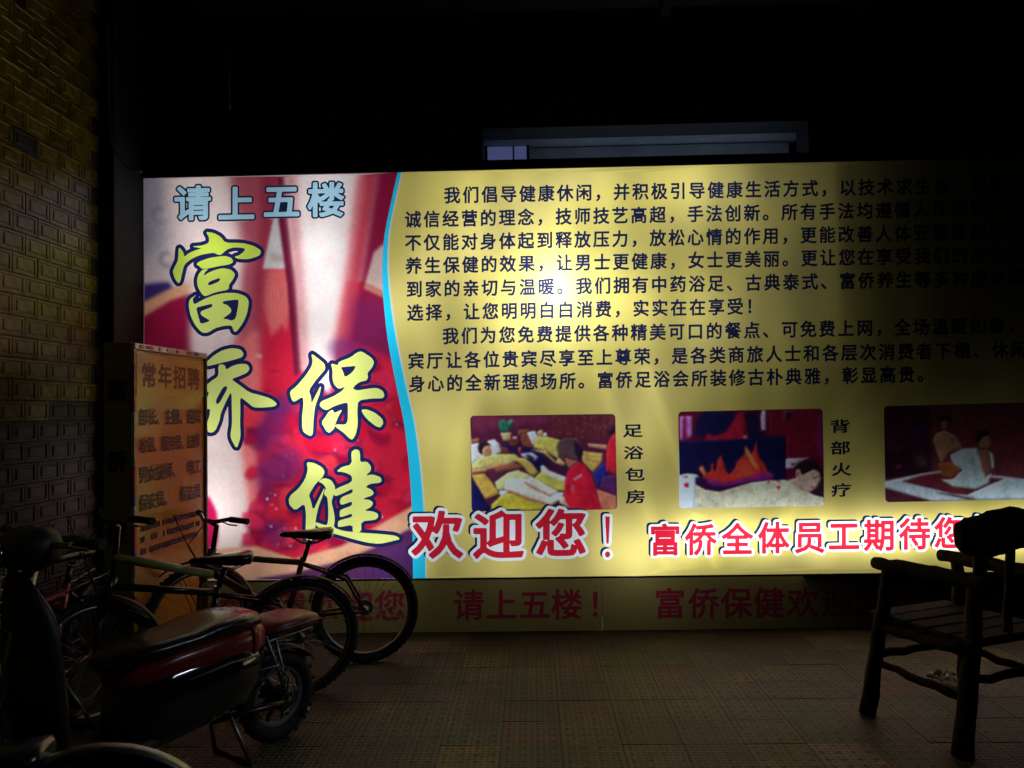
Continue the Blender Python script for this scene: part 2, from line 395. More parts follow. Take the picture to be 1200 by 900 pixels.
# ---- small painter for the printed photographs
class Paint:
    def __init__(s, x0, y0, x1, y1, res, base):
        s.form = 0; s.x0, s.y0, s.res = x0, y0, res; s.w = int((x1 - x0) * res) + 2; s.h = int((y1 - y0) * res) + 2
        s.im = np.ones((s.h, s.w, 3)) * np.array(base, float)
        s.gx, s.gy = np.meshgrid(x0 + (np.arange(s.w) + .5) / res, y0 + (np.arange(s.h) + .5) / res)
    def mask(s, pts, soft=0):
        pts = np.asarray(pts, float); m = np.zeros((s.h, s.w), bool); n = len(pts)
        for i in range(n):
            x1, y1 = pts[i]; x2, y2 = pts[(i + 1) % n]
            if y1 == y2: continue
            c = ((s.gy >= min(y1, y2)) & (s.gy < max(y1, y2)))
            xi = x1 + (s.gy - y1) * (x2 - x1) / (y2 - y1)
            m ^= c & (s.gx < xi)
        m = m.astype(float)
        return blur(m[..., None], soft * s.res)[..., 0] if soft else m
    def poly(s, col, pts, soft=0, a=1.0):
        m = s.mask(pts, soft)[..., None] * a; c = np.array(col, float)
        if s.form and soft < .9 and a > .75:                 # roundness of bodies and cushions in the printed photograph
            g = blur(s.mask(pts)[..., None], s.form * s.res); d_ = max(1, int(s.form * s.res * .9))
            e = np.roll(g, (-d_, -d_), (0, 1)) - np.roll(g, (d_, d_), (0, 1)); c = np.clip(c * (1 + .42 * e) + 12 * e, 0, 255)
        s.im = s.im * (1 - m) + c * m
    def blob(s, col, cx, cy, rx, ry, rot=0.0, soft=1.0, a=1.0):
        q = np.linspace(0, 2 * PI, 18, endpoint=False); c, d = math.cos(rot), math.sin(rot)
        s.poly(col, [(cx + rx * math.cos(t) * c - ry * math.sin(t) * d, cy + rx * math.cos(t) * d + ry * math.sin(t) * c) for t in q], soft, a)
    def sample(s, P):
        P = np.asarray(P); fx = np.clip((P[:, 0] - s.x0) * s.res - .5, 0, s.w - 1.001); fy = np.clip((P[:, 1] - s.y0) * s.res - .5, 0, s.h - 1.001)
        i, j = fx.astype(int), fy.astype(int); u, v = (fx - i)[:, None], (fy - j)[:, None]
        A = s.im; return (A[j, i] * (1 - u) * (1 - v) + A[j, i + 1] * u * (1 - v) + A[j + 1, i] * (1 - u) * v + A[j + 1, i + 1] * u * v)
def blur(im, sg):
    if sg < .3: return im
    r = int(sg * 3) + 1; k = np.exp(-.5 * (np.arange(-r, r + 1) / sg) ** 2); k /= k.sum()
    p = np.pad(im, ((r, r), (r, r), (0, 0)), mode='edge')
    p = sum(k[i] * p[i:i + im.shape[0], :] for i in range(2 * r + 1))
    return sum(k[i] * p[:, i:i + im.shape[1]] for i in range(2 * r + 1))
def cloud(h, w, sg, n=1):
    a = blur(rng.standard_normal((h, w, n)), sg); return a / (a.std() + 1e-9)

def Z(o, s, pts): return [(o[0] + x / s, o[1] + y / s) for x, y in pts]

# ------------------------------------------------------------------ the printed film of the sign
NAVY = (26, 34, 92); CYAN = (40, 205, 235); YEL = (229, 204, 104); DARK = (33, 36, 68); CALL = (228, 230, 92)
X0, X1 = 168, 1300
TL = atY(168, 209, SY); BL = atY(172, 676, SY)
Z_TOP = TL.z; Z_BOT = atY(640, 676, SY).z; X_L = TL.x; X_R = atY(1300, 440, SY).x
def pxof(P):                                             # back from the sign plane to the traced coordinates
    v = CAM_R.transposed() @ (Vector(P) - Vector((0, 0, CAM_H))); return (600 - v.x / v.z * FPX, 450 + v.y / v.z * FPX)
corners = [pxof((X_L, SY, Z_TOP)), pxof((X_R, SY, Z_TOP)), pxof((X_R, SY, Z_BOT)), pxof((X_L, SY, Z_BOT))]

# -- left picture: bare feet and shins standing in red petals
art = Paint(160, 190, 505, 700, 1.4, (222, 204, 200))
A = art
A.blob((150, 150, 168), 172, 235, 26, 70, 0, 12, .8); A.blob((175, 165, 175), 205, 225, 45, 25, 0, 10, .7)
for cx, cy, r in ((188, 250, 13), (196, 302, 12)):
    for t in np.linspace(0, 5.2, 26): A.blob((150, 135, 140), cx + r * math.cos(t) * (1 - t / 9), cy + r * math.sin(t) * (1 - t / 9), 2.6, 2.6, 0, 1.6, .35)
A.poly((62, 45, 115), [(160, 334), (198, 330), (204, 340), (168, 362), (160, 364)], 2)
A.poly((222, 160, 122), [(160, 358), (200, 338), (226, 328), (236, 344), (200, 356), (160, 384)], 1.5)
A.poly((150, 24, 62), [(160, 376), (200, 352), (236, 340), (242, 420), (246, 500), (160, 500)], 1.5)
A.poly((205, 34, 62), [(296, 330), (310, 314), (345, 314), (352, 330), (500, 330), (505, 640), (296, 700), (286, 480)], 1)
A.poly((226, 120, 112), [(308, 316), (345, 316), (342, 350), (336, 390), (330, 380), (318, 395), (308, 360)], 2, .8)
for k in range(7): A.poly((244, 150, 140), [(312 + k * 4.4, 330 + (k * 7) % 11), (313.5 + k * 4.4, 330), (313 + k * 4.4, 380 + (k * 13) % 20)], .6, .5)
# shadowed side of the left shin, lit front of it, the heel below
A.poly((178, 84, 96), [(262, 184), (332, 184), (324, 255), (313, 320), (306, 385), (300, 430), (262, 480), (274, 400), (282, 300)], 6)
A.poly((150, 40, 66), [(306, 184), (332, 184), (322, 258), (310, 322), (302, 400), (298, 340), (306, 260)], 4, .8)
A.poly((240, 216, 208), [(224, 330), (262, 296), (284, 300), (276, 400), (262, 440), (284, 500), (298, 560), (294, 620), (280, 660), (232, 668), (232, 480), (222, 400)], 4)
A.poly((240, 216, 208), [(190, 184), (262, 184), (284, 300), (262, 330), (228, 336), (205, 310)], 7)
A.poly((232, 120, 118), [(276, 400), (302, 385), (306, 440), (300, 520), (306, 580), (296, 620), (288, 560), (278, 500), (262, 448)], 4)
A.poly((205, 198, 195), [(321, 254), (328, 254), (339, 315), (308, 315)], .8)
A.blob((150, 130, 120), 325, 302, 10, 5, .3, 2, .5)
A.poly((110, 24, 54), [(325, 184), (333, 184), (338, 258), (346, 330), (353, 440), (345, 440), (336, 330), (326, 256)], 1)
A.poly((246, 228, 222), [(331, 184), (426, 184), (418, 280), (408, 330), (398, 390), (392, 440), (386, 462), (354, 445), (347, 340), (337, 255)], 2)
A.poly((200, 120, 124), [(331, 184), (345, 184), (352, 280), (358, 360), (362, 430), (354, 440), (347, 340), (337, 255)], 4, .7)
A.poly((196, 64, 82), [(426, 184), (448, 184), (430, 290), (414, 380), (400, 440), (390, 440), (398, 380), (409, 320)], 4)
A.poly((214, 112, 116), [(418, 205), (430, 205), (412, 320), (398, 420), (392, 400), (408, 300)], 4, .8)
A.poly((142, 26, 62), [(446, 184), (505, 184), (505, 420), (460, 420), (412, 400), (428, 300)], 3)
A.poly((200, 172, 165), [(438, 296), (456, 280), (456, 346), (428, 332)], 1.2)
A.poly((190, 120, 100), [(428, 332), (456, 344), (456, 352), (426, 338)], .8)
A.poly((78, 36, 96), [(412, 345), (470, 360), (470, 424), (430, 412), (404, 402)], 6, .4)
# petals
prg = random.Random(11)
for k in range(120):
    cx = prg.uniform(292, 492); cy = prg.uniform(425, 668)
    if cx < 352 and cy < 470: continue
    c = prg.choice([(222, 36, 58), (196, 22, 52), (232, 60, 70), (160, 18, 56), (210, 44, 78)])
    rr = prg.uniform(9, 21)
    A.blob((104, 18, 60), cx + 1.5, cy + 2, rr, rr * .7, prg.uniform(0, 3), 2.2, .55)
    A.blob(c, cx, cy, rr, rr * prg.uniform(.5, .8), prg.uniform(0, 3), 1.4, .85)
for cx, cy, rx, ry in ((318, 500, 16, 34), (335, 545, 20, 22), (312, 560, 11, 30), (330, 475, 20, 12), (322, 625, 15, 18), (405, 412, 22, 14), (372, 470, 14, 16)):
    A.blob((92, 40, 110), cx, cy, rx, ry, prg.uniform(-.5, .5), 5, .6)
for k in range(16):
    cx = prg.uniform(310, 480); cy = prg.uniform(420, 620); A.blob((110, 20, 60), cx, cy, prg.uniform(5, 12), .9, prg.uniform(-.4, .4), .5, .7)
for k in range(46):
    cx = prg.gauss(322, 22) if k < 26 else prg.uniform(330, 485); cy = prg.gauss(608, 22) if k < 26 else prg.uniform(415, 640); A.blob((245, 225, 235), cx, cy, prg.uniform(.5, 1.5), prg.uniform(.5, 1.3), 0, .3, .9)
A.blob((240, 190, 184), 303, 417, 4, 2, .3, 1, .8)
# the cloth at the heel, the wooden rim and the dark floor
A.poly((186, 24, 80), [(232, 578), (246, 583), (254, 600), (256, 625), (252, 650), (232, 660)], 1.4)
A.poly((226, 172, 136), [(232, 650), (262, 642), (300, 640), (345, 655), (400, 640), (450, 612), (500, 584), (500, 618), (440, 655), (400, 684), (370, 700), (232, 700)], 1)
A.poly((206, 150, 116), [(372, 668), (402, 650), (442, 638), (420, 664), (380, 684)], 4, .8)
for k in range(9): A.blob((190, 96, 80), prg.uniform(400, 470), prg.uniform(615, 660), prg.uniform(1, 7), .8, prg.uniform(-1, 1), .5, .7)
A.poly((86, 44, 92), [(505, 606), (440, 641), (400, 657), (342, 672), (300, 678), (300, 700), (505, 700)], 1)
A.poly((70, 40, 100), [(505, 640), (470, 645), (430, 672), (450, 700), (505, 700)], 5, .6)
n1 = cloud(A.h, A.w, 9)[..., 0]; n2 = cloud(A.h, A.w, 1.0)[..., 0]
A.im = np.clip(A.im * (1 + .018 * n1 + .018 * n2)[..., None], 0, 255)
A.im = np.clip(blur(A.im, .6) * np.array([1.05, .99, .96]), 0, 250)

# -- first photograph: a foot-bath room
O1 = (540, 475)
ph1 = Paint(546, 480, 727, 602, 2.2, (88, 28, 56)); ph1.form = 1.1; B = ph1
def p1(c, pts, soft=.35, a=1.0): B.poly(c, Z(O1, 6, pts), soft, a)
p1((112, 40, 62), [(60, 60), (600, 60), (600, 130), (60, 180)], 3)
p1((98, 36, 46), [(620, 50), (1100, 50), (1100, 250), (620, 220)], 2)
for k in range(60): B.blob((150, 80, 62), prg.uniform(645, 724), prg.uniform(486, 514), prg.uniform(.5, 1.3), prg.uniform(.6, 2.2), 0, .4, .6)
for k in range(9): p1((66, 20, 44), [(630 + k * 50, 60), (634 + k * 50, 60), (636 + k * 50, 230), (630 + k * 50, 230)], .5, .7)
p1((30, 26, 74), [(270, 280), (420, 250), (700, 420), (740, 500), (600, 420), (540, 470), (400, 340)], .8)
p1((70, 28, 60), [(560, 350), (760, 420), (740, 490), (640, 440)], 1)
p1((42, 112, 84), [(270, 110), (300, 98), (330, 120), (360, 96), (372, 120), (345, 165), (330, 192), (285, 186), (268, 150)], .6)
p1((110, 170, 120), [(335, 110), (362, 98), (368, 118), (345, 140)], .8, .8)
p1((196, 176, 120), [(278, 195), (355, 190), (350, 245), (300, 250)])
p1((130, 50, 40), [(335, 240), (365, 222), (400, 225), (420, 260), (400, 290), (350, 285)])
p1((235, 220, 225), [(365, 222), (398, 222), (396, 234), (368, 234)]); p1((200, 60, 60), [(400, 300), (425, 290), (425, 330), (410, 340)])
p1((235, 230, 235), [(420, 340), (500, 332), (545, 365), (520, 388), (500, 372), (460, 372), (430, 356)], .5, .85)
p1((60, 30, 60), [(450, 350), (480, 345), (520, 370), (500, 380)], .5)
p1((160, 96, 54), [(65, 240), (130, 230), (130, 262), (65, 270)])
p1((228, 224, 220), [(65, 275), (125, 265), (150, 330), (190, 250), (235, 240), (270, 270), (285, 330), (240, 350), (180, 370), (90, 400), (70, 410)])
p1((120, 62, 52), [(265, 250), (285, 285), (330, 300), (342, 342), (290, 335)])
p1((228, 208, 118), [(75, 410), (140, 370), (230, 345), (380, 345), (420, 380), (380, 400), (260, 420), (170, 445), (80, 450)])
p1((44, 22, 34), [(118, 290), (135, 260), (175, 250), (210, 275), (200, 300), (160, 305), (150, 350), (125, 330)])
p1((206, 142, 104), [(150, 320), (165, 290), (200, 280), (220, 330), (205, 355), (165, 362)])
p1((150, 84, 60), [(172, 318), (196, 310), (198, 318), (176, 326)], .3, .8)
p1((210, 148, 98), [(75, 450), (180, 440), (250, 410), (350, 395), (372, 378), (365, 402), (300, 432), (180, 465), (75, 482)])
p1((96, 38, 62), [(180, 450), (300, 430), (440, 420), (450, 445), (330, 470), (240, 540), (215, 520)])
p1((156, 92, 64), [(240, 432), (360, 400), (440, 428), (420, 446), (330, 455), (250, 470)])
p1((224, 186, 88), [(370, 372), (450, 370), (500, 410), (545, 470), (520, 495), (480, 480), (440, 430)])
p1((218, 172, 74), [(75, 490), (165, 480), (210, 530), (275, 620), (175, 660), (120, 570)])
p1((28, 24, 84), [(72, 520), (120, 570), (170, 670), (210, 720), (190, 745), (75, 740)])
p1((202, 182, 58), [(215, 700), (300, 620), (400, 620), (640, 700), (620, 735), (215, 745)])
p1((218, 204, 86), [(520, 510), (570, 460), (740, 520), (740, 600), (680, 600), (560, 540)])
p1((224, 218, 144), [(240, 540), (330, 475), (400, 455), (510, 500), (440, 540), (320, 560), (290, 600), (255, 590)])
p1((238, 236, 236), [(270, 600), (345, 602), (300, 636), (276, 632)])
p1((244, 228, 208), [(315, 540), (340, 515), (440, 520), (640, 620), (720, 610), (720, 650), (640, 700), (480, 650), (400, 620), (300, 590)])
p1((186, 110, 80), [(300, 588), (400, 620), (480, 652), (640, 700), (600, 700), (460, 662), (340, 612)], .5)
p1((246, 230, 206), [(440, 530), (500, 500), (600, 560), (690, 610), (640, 635), (540, 590)])
p1((190, 120, 86), [(440, 530), (540, 588), (640, 632), (630, 642), (520, 592), (446, 545)], .4)
p1((242, 228, 200), [(560, 430), (580, 420), (620, 460), (740, 505), (735, 550), (640, 510), (565, 470)])
p1((150, 84, 56), [(400, 175), (480, 168), (480, 185), (405, 215)])
p1((140, 70, 54), [(430, 200), (470, 195), (500, 240), (515, 300), (440, 290), (420, 240)])
p1((228, 224, 220), [(465, 190), (520, 180), (540, 215), (600, 190), (610, 220), (550, 225), (520, 250), (515, 295)])
p1((222, 202, 94), [(520, 240), (550, 222), (620, 225), (700, 245), (680, 300), (690, 370), (720, 400), (600, 320), (520, 300)])
p1((54, 26, 32), [(525, 165), (545, 155), (570, 165), (555, 185), (535, 190)]); p1((212, 160, 112), [(535, 185), (570, 168), (580, 190), (578, 215), (545, 218)])
p1((238, 192, 112), [(490, 310), (600, 320), (668, 398), (690, 370), (740, 412), (715, 424), (660, 402), (580, 335)])
p1((216, 176, 82), [(860, 322), (1000, 340), (990, 400), (930, 470), (860, 400), (850, 350)])
p1((208, 150, 104), [(890, 268), (1030, 280), (1030, 310), (900, 292)]); p1((208, 150, 104), [(865, 360), (990, 385), (985, 405), (870, 378)])
p1((36, 40, 124), [(930, 480), (1010, 400), (1040, 470), (1010, 530), (960, 580)])
p1((84, 34, 92), [(1000, 500), (1100, 490), (1100, 640), (980, 580)]); p1((194, 112, 84), [(955, 590), (1100, 640), (1100, 745), (990, 745)])
p1((212, 32, 52), [(1040, 250), (1085, 190), (1105, 190), (1105, 490), (1020, 460), (1025, 330)]); p1((44, 24, 44), [(1035, 180), (1060, 140), (1100, 130), (1100, 190), (1040, 210)])
p1((192, 114, 84), [(730, 365), (770, 380), (830, 395), (780, 435), (755, 440)])
p1((96, 66, 68), [(675, 290), (690, 250), (740, 228), (820, 230), (860, 300), (855, 350), (830, 395), (770, 380), (735, 355), (725, 400), (690, 350)])
p1((46, 22, 48), [(790, 240), (850, 290), (860, 340), (830, 390), (800, 330)], .8)
p1((226, 182, 152), [(690, 660), (730, 640), (740, 680), (770, 725), (700, 690)])
p1((218, 28, 52), [(760, 450), (830, 400), (880, 430), (920, 500), (950, 600), (995, 745), (780, 745), (730, 660), (725, 600), (740, 500)])
p1((186, 20, 50), [(880, 440), (920, 500), (950, 600), (995, 745), (930, 745), (900, 600)], 1.2, .8)
p1((242, 150, 162), [(790, 520), (850, 480), (855, 500), (800, 530)], .6); p1((240, 120, 135), [(770, 560), (800, 560), (800, 610), (780, 620)], 1, .6)

# -- second photograph: a warming treatment with flames on the back
O2 = (780, 470)
ph2 = Paint(790, 474, 970, 600, 2.2, (96, 16, 42)); ph2.form = 1.1; B2 = ph2
def p2(c, pts, soft=.35, a=1.0): B2.poly(c, Z(O2, 6, pts), soft, a)
p2((196, 116, 186), [(100, 110), (185, 105), (185, 245), (140, 275), (100, 275)]); p2((132, 24, 70), [(125, 110), (145, 110), (150, 272), (118, 275)], 1)
p2((26, 22, 64), [(215, 130), (260, 75), (480, 70), (490, 130), (430, 210), (370, 250), (280, 260), (200, 240)], 1.5)
p2((32, 22, 62), [(560, 90), (640, 75), (670, 210), (720, 270), (590, 280)], 1)
p2((176, 28, 52), [(275, 278), (290, 225), (340, 250), (430, 215), (500, 100), (540, 55), (560, 150), (550, 230), (580, 275)], 1)
p2((224, 120, 120), [(545, 250), (570, 235), (580, 275), (545, 275)], .6)
p2((234, 196, 224), [(680, 65), (705, 65), (705, 205), (675, 205), (668, 120)], .6)
p2((120, 22, 42), [(720, 50), (1110, 45), (1115, 420), (850, 405), (850, 250), (740, 240)])
p2((126, 66, 96), [(828, 68), (894, 66), (894, 128), (828, 130)]); p2((84, 16, 42), [(838, 76), (884, 74), (884, 120), (838, 122)])
p2((124, 34, 84), [(1060, 90), (1110, 90), (1112, 420), (1066, 330)], 1.5)
p2((22, 20, 64), [(80, 285), (280, 278), (845, 250), (845, 560), (760, 560), (690, 530), (80, 530)])
p2((234, 196, 206), [(845, 405), (1010, 398), (930, 440), (900, 470), (845, 475)]); p2((96, 26, 50), [(880, 440), (910, 436), (905, 450), (885, 452)], .4)
p2((216, 50, 42), [(235, 470), (260, 450), (290, 510), (320, 490), (320, 450), (340, 430), (335, 480), (355, 500), (365, 420), (390, 380), (410, 440), (430, 500), (450, 520), (490, 470), (500, 430), (560, 370), (560, 310), (600, 380), (620, 350), (640, 270), (645, 350), (660, 400), (700, 450), (720, 500), (760, 520), (700, 540), (560, 550), (420, 580), (330, 580), (270, 540)], .8)
p2((246, 140, 76), [(558, 312), (600, 370), (640, 440), (660, 492), (610, 450), (570, 370)], .8); p2((246, 140, 80), [(236, 472), (262, 462), (285, 510), (280, 532), (255, 500)], .8)
p2((236, 90, 60), [(520, 440), (560, 410), (600, 470), (600, 530), (500, 540)], 2, .7)
p2((140, 34, 128), [(280, 540), (420, 575), (600, 530), (700, 496), (762, 515), (740, 555), (600, 565), (450, 600), (380, 610), (300, 590)], 1.5, .9)
p2((218, 210, 176), [(200, 580), (280, 625), (380, 640), (480, 610), (600, 575), (720, 560), (840, 555), (960, 610), (1040, 660), (1125, 680), (1125, 760), (200, 765)])
p2((180, 150, 126), [(300, 625), (380, 645), (480, 615), (600, 580), (600, 600), (400, 665)], 2, .6)
p2((48, 18, 62), [(205, 530), (250, 540), (330, 590), (450, 590), (600, 560), (740, 548), (600, 572), (460, 612), (370, 632), (280, 615), (200, 578)])
p2((228, 242, 250), [(80, 525), (150, 510), (210, 515), (240, 530), (210, 540), (205, 765), (80, 765)])
for q in ([(110, 530), (160, 525), (150, 540)], [(120, 585), (160, 572), (162, 605), (140, 605)], [(710, 575), (735, 558), (725, 582)], [(775, 597), (812, 595), (795, 624)], [(765, 558), (800, 558), (812, 576)]): p2((200, 24, 54), q, .2)
p2((218, 178, 154), [(855, 560), (920, 540), (915, 490), (940, 475), (960, 520), (1040, 480), (1085, 490), (1092, 560), (1062, 605), (1040, 640), (1000, 640), (930, 610)])
p2((44, 22, 32), [(900, 480), (930, 440), (990, 405), (1050, 415), (1105, 490), (1125, 560), (1125, 680), (1050, 662), (1010, 640), (1072, 600), (1092, 540), (1080, 500), (1040, 480), (960, 520), (940, 470)])
p2((130, 60, 50), [(1035, 540), (1075, 525), (1078, 532), (1040, 548)], .4); p2((170, 80, 74), [(1015, 600), (1045, 600), (1030, 616)], .4); p2((180, 110, 90), [(918, 500), (935, 492), (938, 525), (925, 530)], .5)

# -- third photograph: a seated massage on a wide mat
O3 = (1000, 450)
ph3 = Paint(1033, 470, 1214, 592, 2.2, (122, 52, 58)); ph3.form = 1.1; B3 = ph3
def p3(c, pts, soft=.35, a=1.0): B3.poly(c, Z(O3, 6, pts), soft, a)
for k in range(24): p3((104, 40, 46), [(560 + k * 30, 150), (564 + k * 30, 150), (564 + k * 30, 640), (560 + k * 30, 640)], .6, .6)
p3((74, 28, 44), [(200, 150), (540, 150), (560, 640), (210, 665)], 2)
p3((50, 20, 34), [(210, 480), (300, 480), (430, 440), (560, 600), (480, 630), (210, 668)], 1.5)
p3((44, 44, 92), [(435, 310), (500, 300), (530, 340), (500, 362), (440, 350)], 1); p3((64, 32, 46), [(390, 420), (500, 370), (540, 600), (420, 600)], 1.5); p3((120, 90, 86), [(440, 510), (500, 500), (520, 560), (470, 580)], 2, .7)
p3((200, 60, 80), [(300, 570), (335, 565), (335, 590), (305, 592)], 1, .7)
p3((196, 206, 212), [(205, 690), (480, 630), (620, 610), (1060, 650), (1300, 680), (1300, 770), (1180, 815), (560, 825), (205, 725)])
p3((114, 38, 48), [(340, 685), (480, 640), (620, 620), (1060, 665), (940, 715), (800, 780), (700, 770)])
p3((206, 226, 226), [(800, 780), (1000, 700), (1080, 665), (1300, 700), (1300, 810), (870, 812)])
p3((74, 28, 38), [(205, 728), (560, 824), (205, 840)]); p3((60, 24, 32), [(700, 772), (880, 812), (800, 812), (560, 760)], .6, .8)
p3((194, 134, 100), [(560, 400), (580, 350), (640, 325), (730, 370), (770, 450), (680, 480), (620, 560), (590, 480)])
for k in range(10): B3.blob((130, 70, 60), 1000 + prg.uniform(590, 720) / 6, 450 + prg.uniform(350, 470) / 6, 1.4, .9, prg.uniform(0, 3), .4, .7)
p3((174, 112, 88), [(615, 260), (670, 260), (665, 315), (630, 322)]); p3((44, 22, 28), [(598, 240), (640, 213), (687, 235), (682, 270), (640, 252), (605, 272)])
p3((176, 94, 54), [(600, 560), (680, 550), (770, 605), (690, 665), (620, 640)])
p3((208, 228, 218), [(680, 500), (770, 455), (870, 450), (900, 560), (930, 660), (975, 620), (950, 700), (860, 740), (700, 720), (615, 670), (700, 670), (770, 605), (700, 560)])
p3((170, 190, 186), [(820, 520), (850, 520), (880, 640), (860, 720), (840, 640)], 1, .6)
p3((170, 104, 84), [(875, 460), (960, 470), (975, 600), (930, 660), (900, 570)]); p3((214, 230, 220), [(955, 470), (985, 500), (992, 590), (975, 600), (965, 520)])
p3((176, 110, 86), [(885, 405), (905, 375), (955, 350), (972, 420), (950, 465), (890, 450)]); p3((42, 22, 28), [(850, 390), (870, 330), (930, 320), (962, 352), (905, 378), (888, 412), (860, 402)])
for pp in (ph1, ph2, ph3):
    nn = cloud(pp.h, pp.w, .9, 3) * .02 + cloud(pp.h, pp.w, 2.5, 1) * .025 + cloud(pp.h, pp.w, 9, 1) * .05
    pp.im = np.clip(blur(pp.im * (1 + cloud(pp.h, pp.w, 1.4, 1) * .03), 1.6) * (1 + nn) * 1.06 + 6, 0, 250)

# -- cut the film
sh = Sheet()
NAMES = ['film_ground', 'foot_picture', 'cyan_band', 'photo_print', 'photo_print', 'photo_print', 'body_lettering', 'caption_lettering',
         'welcome_outline', 'welcome_lettering', 'floor_notice_outline', 'floor_notice_lettering', 'calligraphy_outline', 'calligraphy_lettering', 'band_edge', 'welcome_shadow']
L = dict(ground=0, art=1, edge=14, cyan=2, ph1=3, ph2=4, ph3=5, body=6, cap=7, wsh=15, wout=8, wel=9, nout=10, no=11, cout=12, cal=13)
ORDER = [0, 1, 14, 2, 3, 4, 5, 6, 7, 15, 8, 9, 10, 11, 12, 13]
RANK = {l: i for i, l in enumerate(ORDER)}
sh.poly(corners, L['ground'])
def spl(pts, n=6):
    out = []
    for i in range(len(pts) - 1):
        p0 = pts[max(i - 1, 0)]; p1_, p2_ = pts[i], pts[i + 1]; p3_ = pts[min(i + 2, len(pts) - 1)]
        for k in range(n):
            t = k / n
            out.append(tuple(.5 * (2 * b + (c - a) * t + (2 * a - 5 * b + 4 * c - d) * t * t + (3 * b - a - 3 * c + d) * t ** 3) for a, b, c, d in zip(p0, p1_, p2_, p3_)))
    return out + [pts[-1]]
ltop = pxof((0, SY, Z_TOP - 0.0005))
def ytop(x): return corners[0][1] + (x - corners[0][0]) * (corners[1][1] - corners[0][1]) / (corners[1][0] - corners[0][0])
def ybot(x): return corners[3][1] + (x - corners[3][0]) * (corners[2][1] - corners[3][1]) / (corners[2][0] - corners[3][0])
bandL = spl([(466, ytop(466)), (458, 238), (451.5, 270), (448.5, 300), (448, 330), (450.5, 365), (455, 402), (464, 450), (474, 500), (480, 555), (483, 610), (484, ybot(484))])
bandR = spl([(470, ytop(470)), (462, 238), (456, 270), (454, 300), (455, 330), (459, 365), (465, 402), (475, 450), (486, 500), (493, 555), (497, 610), (498.5, ybot(498))])
sh.poly([corners[0]] + bandL + [corners[3]], L['art'])
sh.poly([(x, y) for x, y in bandL] + [(x + 2.0, y) for x, y in bandR[::-1]], L['edge'])
sh.poly([(x, y) for x, y in bandL] + bandR[::-1], L['cyan'])
def rrect(c, r=4.5):
    out = []; n = 4
    for i in range(4):
        p = np.array(c[i]); a = np.array(c[i - 1]) - p; b = np.array(c[(i + 1) % 4]) - p; a = a / np.hypot(*a); b = b / np.hypot(*b)
        for k in range(n + 1):
            q = PI / 2 * k / n; out.append(tuple(p + r * a * (1 - math.sin(q)) + r * b * (1 - math.cos(q))))
    return out
PR = [((551, 487.2), (721, 485), (723.5, 597), (552.6, 599.5)), ((794.8, 482.5), (964, 478.5), (966.3, 592.8), (796, 596)), ((1035.8, 476), (1206, 471.5), (1208.5, 585), (1037.5, 588.5))]
for i, c in enumerate(PR): sh.poly(rrect(c), L['ph%d' % (i + 1)])

rows = [(529.8, 228.6, '我们倡导健康休闲，并积极引导健康生活方式，以技术求生存，以服务求发展'),
        (483.9, 257.0, '诚信经营的理念，技师技艺高超，手法创新。所有手法均遵循人体经络穴位，'),
        (484.0, 284.3, '不仅能对身体起到释放压力，放松心情的作用，更能改善人体亚健康的状态，'),
        (484.8, 311.2, '养生保健的效果，让男士更健康，女士更美丽。更让您在享受我们的技术时，'),
        (485.6, 338.8, '到家的亲切与温暖。我们拥有中药浴足、古典泰式、富侨养生等多种服务项目'),
        (486.4, 366.3, '选择，让您明明白白消费，实实在在享受！'),
        (528.0, 393.6, '我们为您免费提供各种精美可口的餐点、可免费上网，全场温暖如春，是'),
        (487.6, 422.8, '宾厅让各位贵宾尽享至上尊荣，是各类商旅人士和各层次消费者下榻、休闲'),
        (488.6, 449.7, '身心的全新理想场所。富侨足浴会所装修古朴典雅，彰显高贵。')]
for x, y, txt in rows:
    for k, ch in enumerate(txt):
        cx = x + 22.07 * k; cy = y - .0192 * (cx - x)
        if cx > 1288: break
        sh.gid += 1
        sh.char(ch, cx, cy, 19.6, 20.4, L['body'], bold=.027)
for ch, x, y in (('足', 741.5, 504.5), ('浴', 742.2, 530.5), ('包', 744, 556), ('房', 745, 582), ('背', 984.4, 499.4), ('部', 985, 524.8), ('火', 986, 549.8), ('疗', 986, 574.2), ('宫', 1228, 494), ('廷', 1229, 519), ('按', 1229.5, 544), ('摩', 1230, 569)):
    sh.gid += 1
    sh.char(ch, x, y, 24, 16.5, L['cap'], bold=.024)
def wchar(ch, x, y, wx, hy, rad=3.4, bold=.02):
    sh.gid += 1
    V, E = glyph(ch, bold); P = np.stack([x + V[:, 0] * wx, y - V[:, 1] * hy - V[:, 0] * wx * .012], 1)
    for dx, dy, lay, rd in ((0, 0, 'wout', rad), (-2.4, -2.0, 'wsh', rad)):
        sh.halo(P, E, L[lay], rd, dx, dy)
    sh.edges(P, E, L['wel'])
sh.gid += 1
for ch, x, y in (('欢', 512.6, 626.5), ('迎', 584, 626.5), ('您', 657.5, 624.4)): wchar(ch, x, y, 61, 58, 3.6, .028)
wchar('！', 727, 628.5, 60, 66, 3.4, -.012)
sh.gid += 1
for ch, x, y in (('富', 779.5, 632.5), ('侨', 821.5, 632), ('全', 864, 631.7), ('体', 906.7, 630), ('员', 948.7, 629.5), ('工', 989, 628), ('期', 1030.5, 627), ('待', 1072, 625.6), ('您', 1113, 624.5), ('的', 1155, 623.5), ('光', 1197, 622.5), ('临', 1239, 621.5)):
    wchar(ch, x, y, 37.5, 38.5, 2.9, .026)
sh.gid += 1
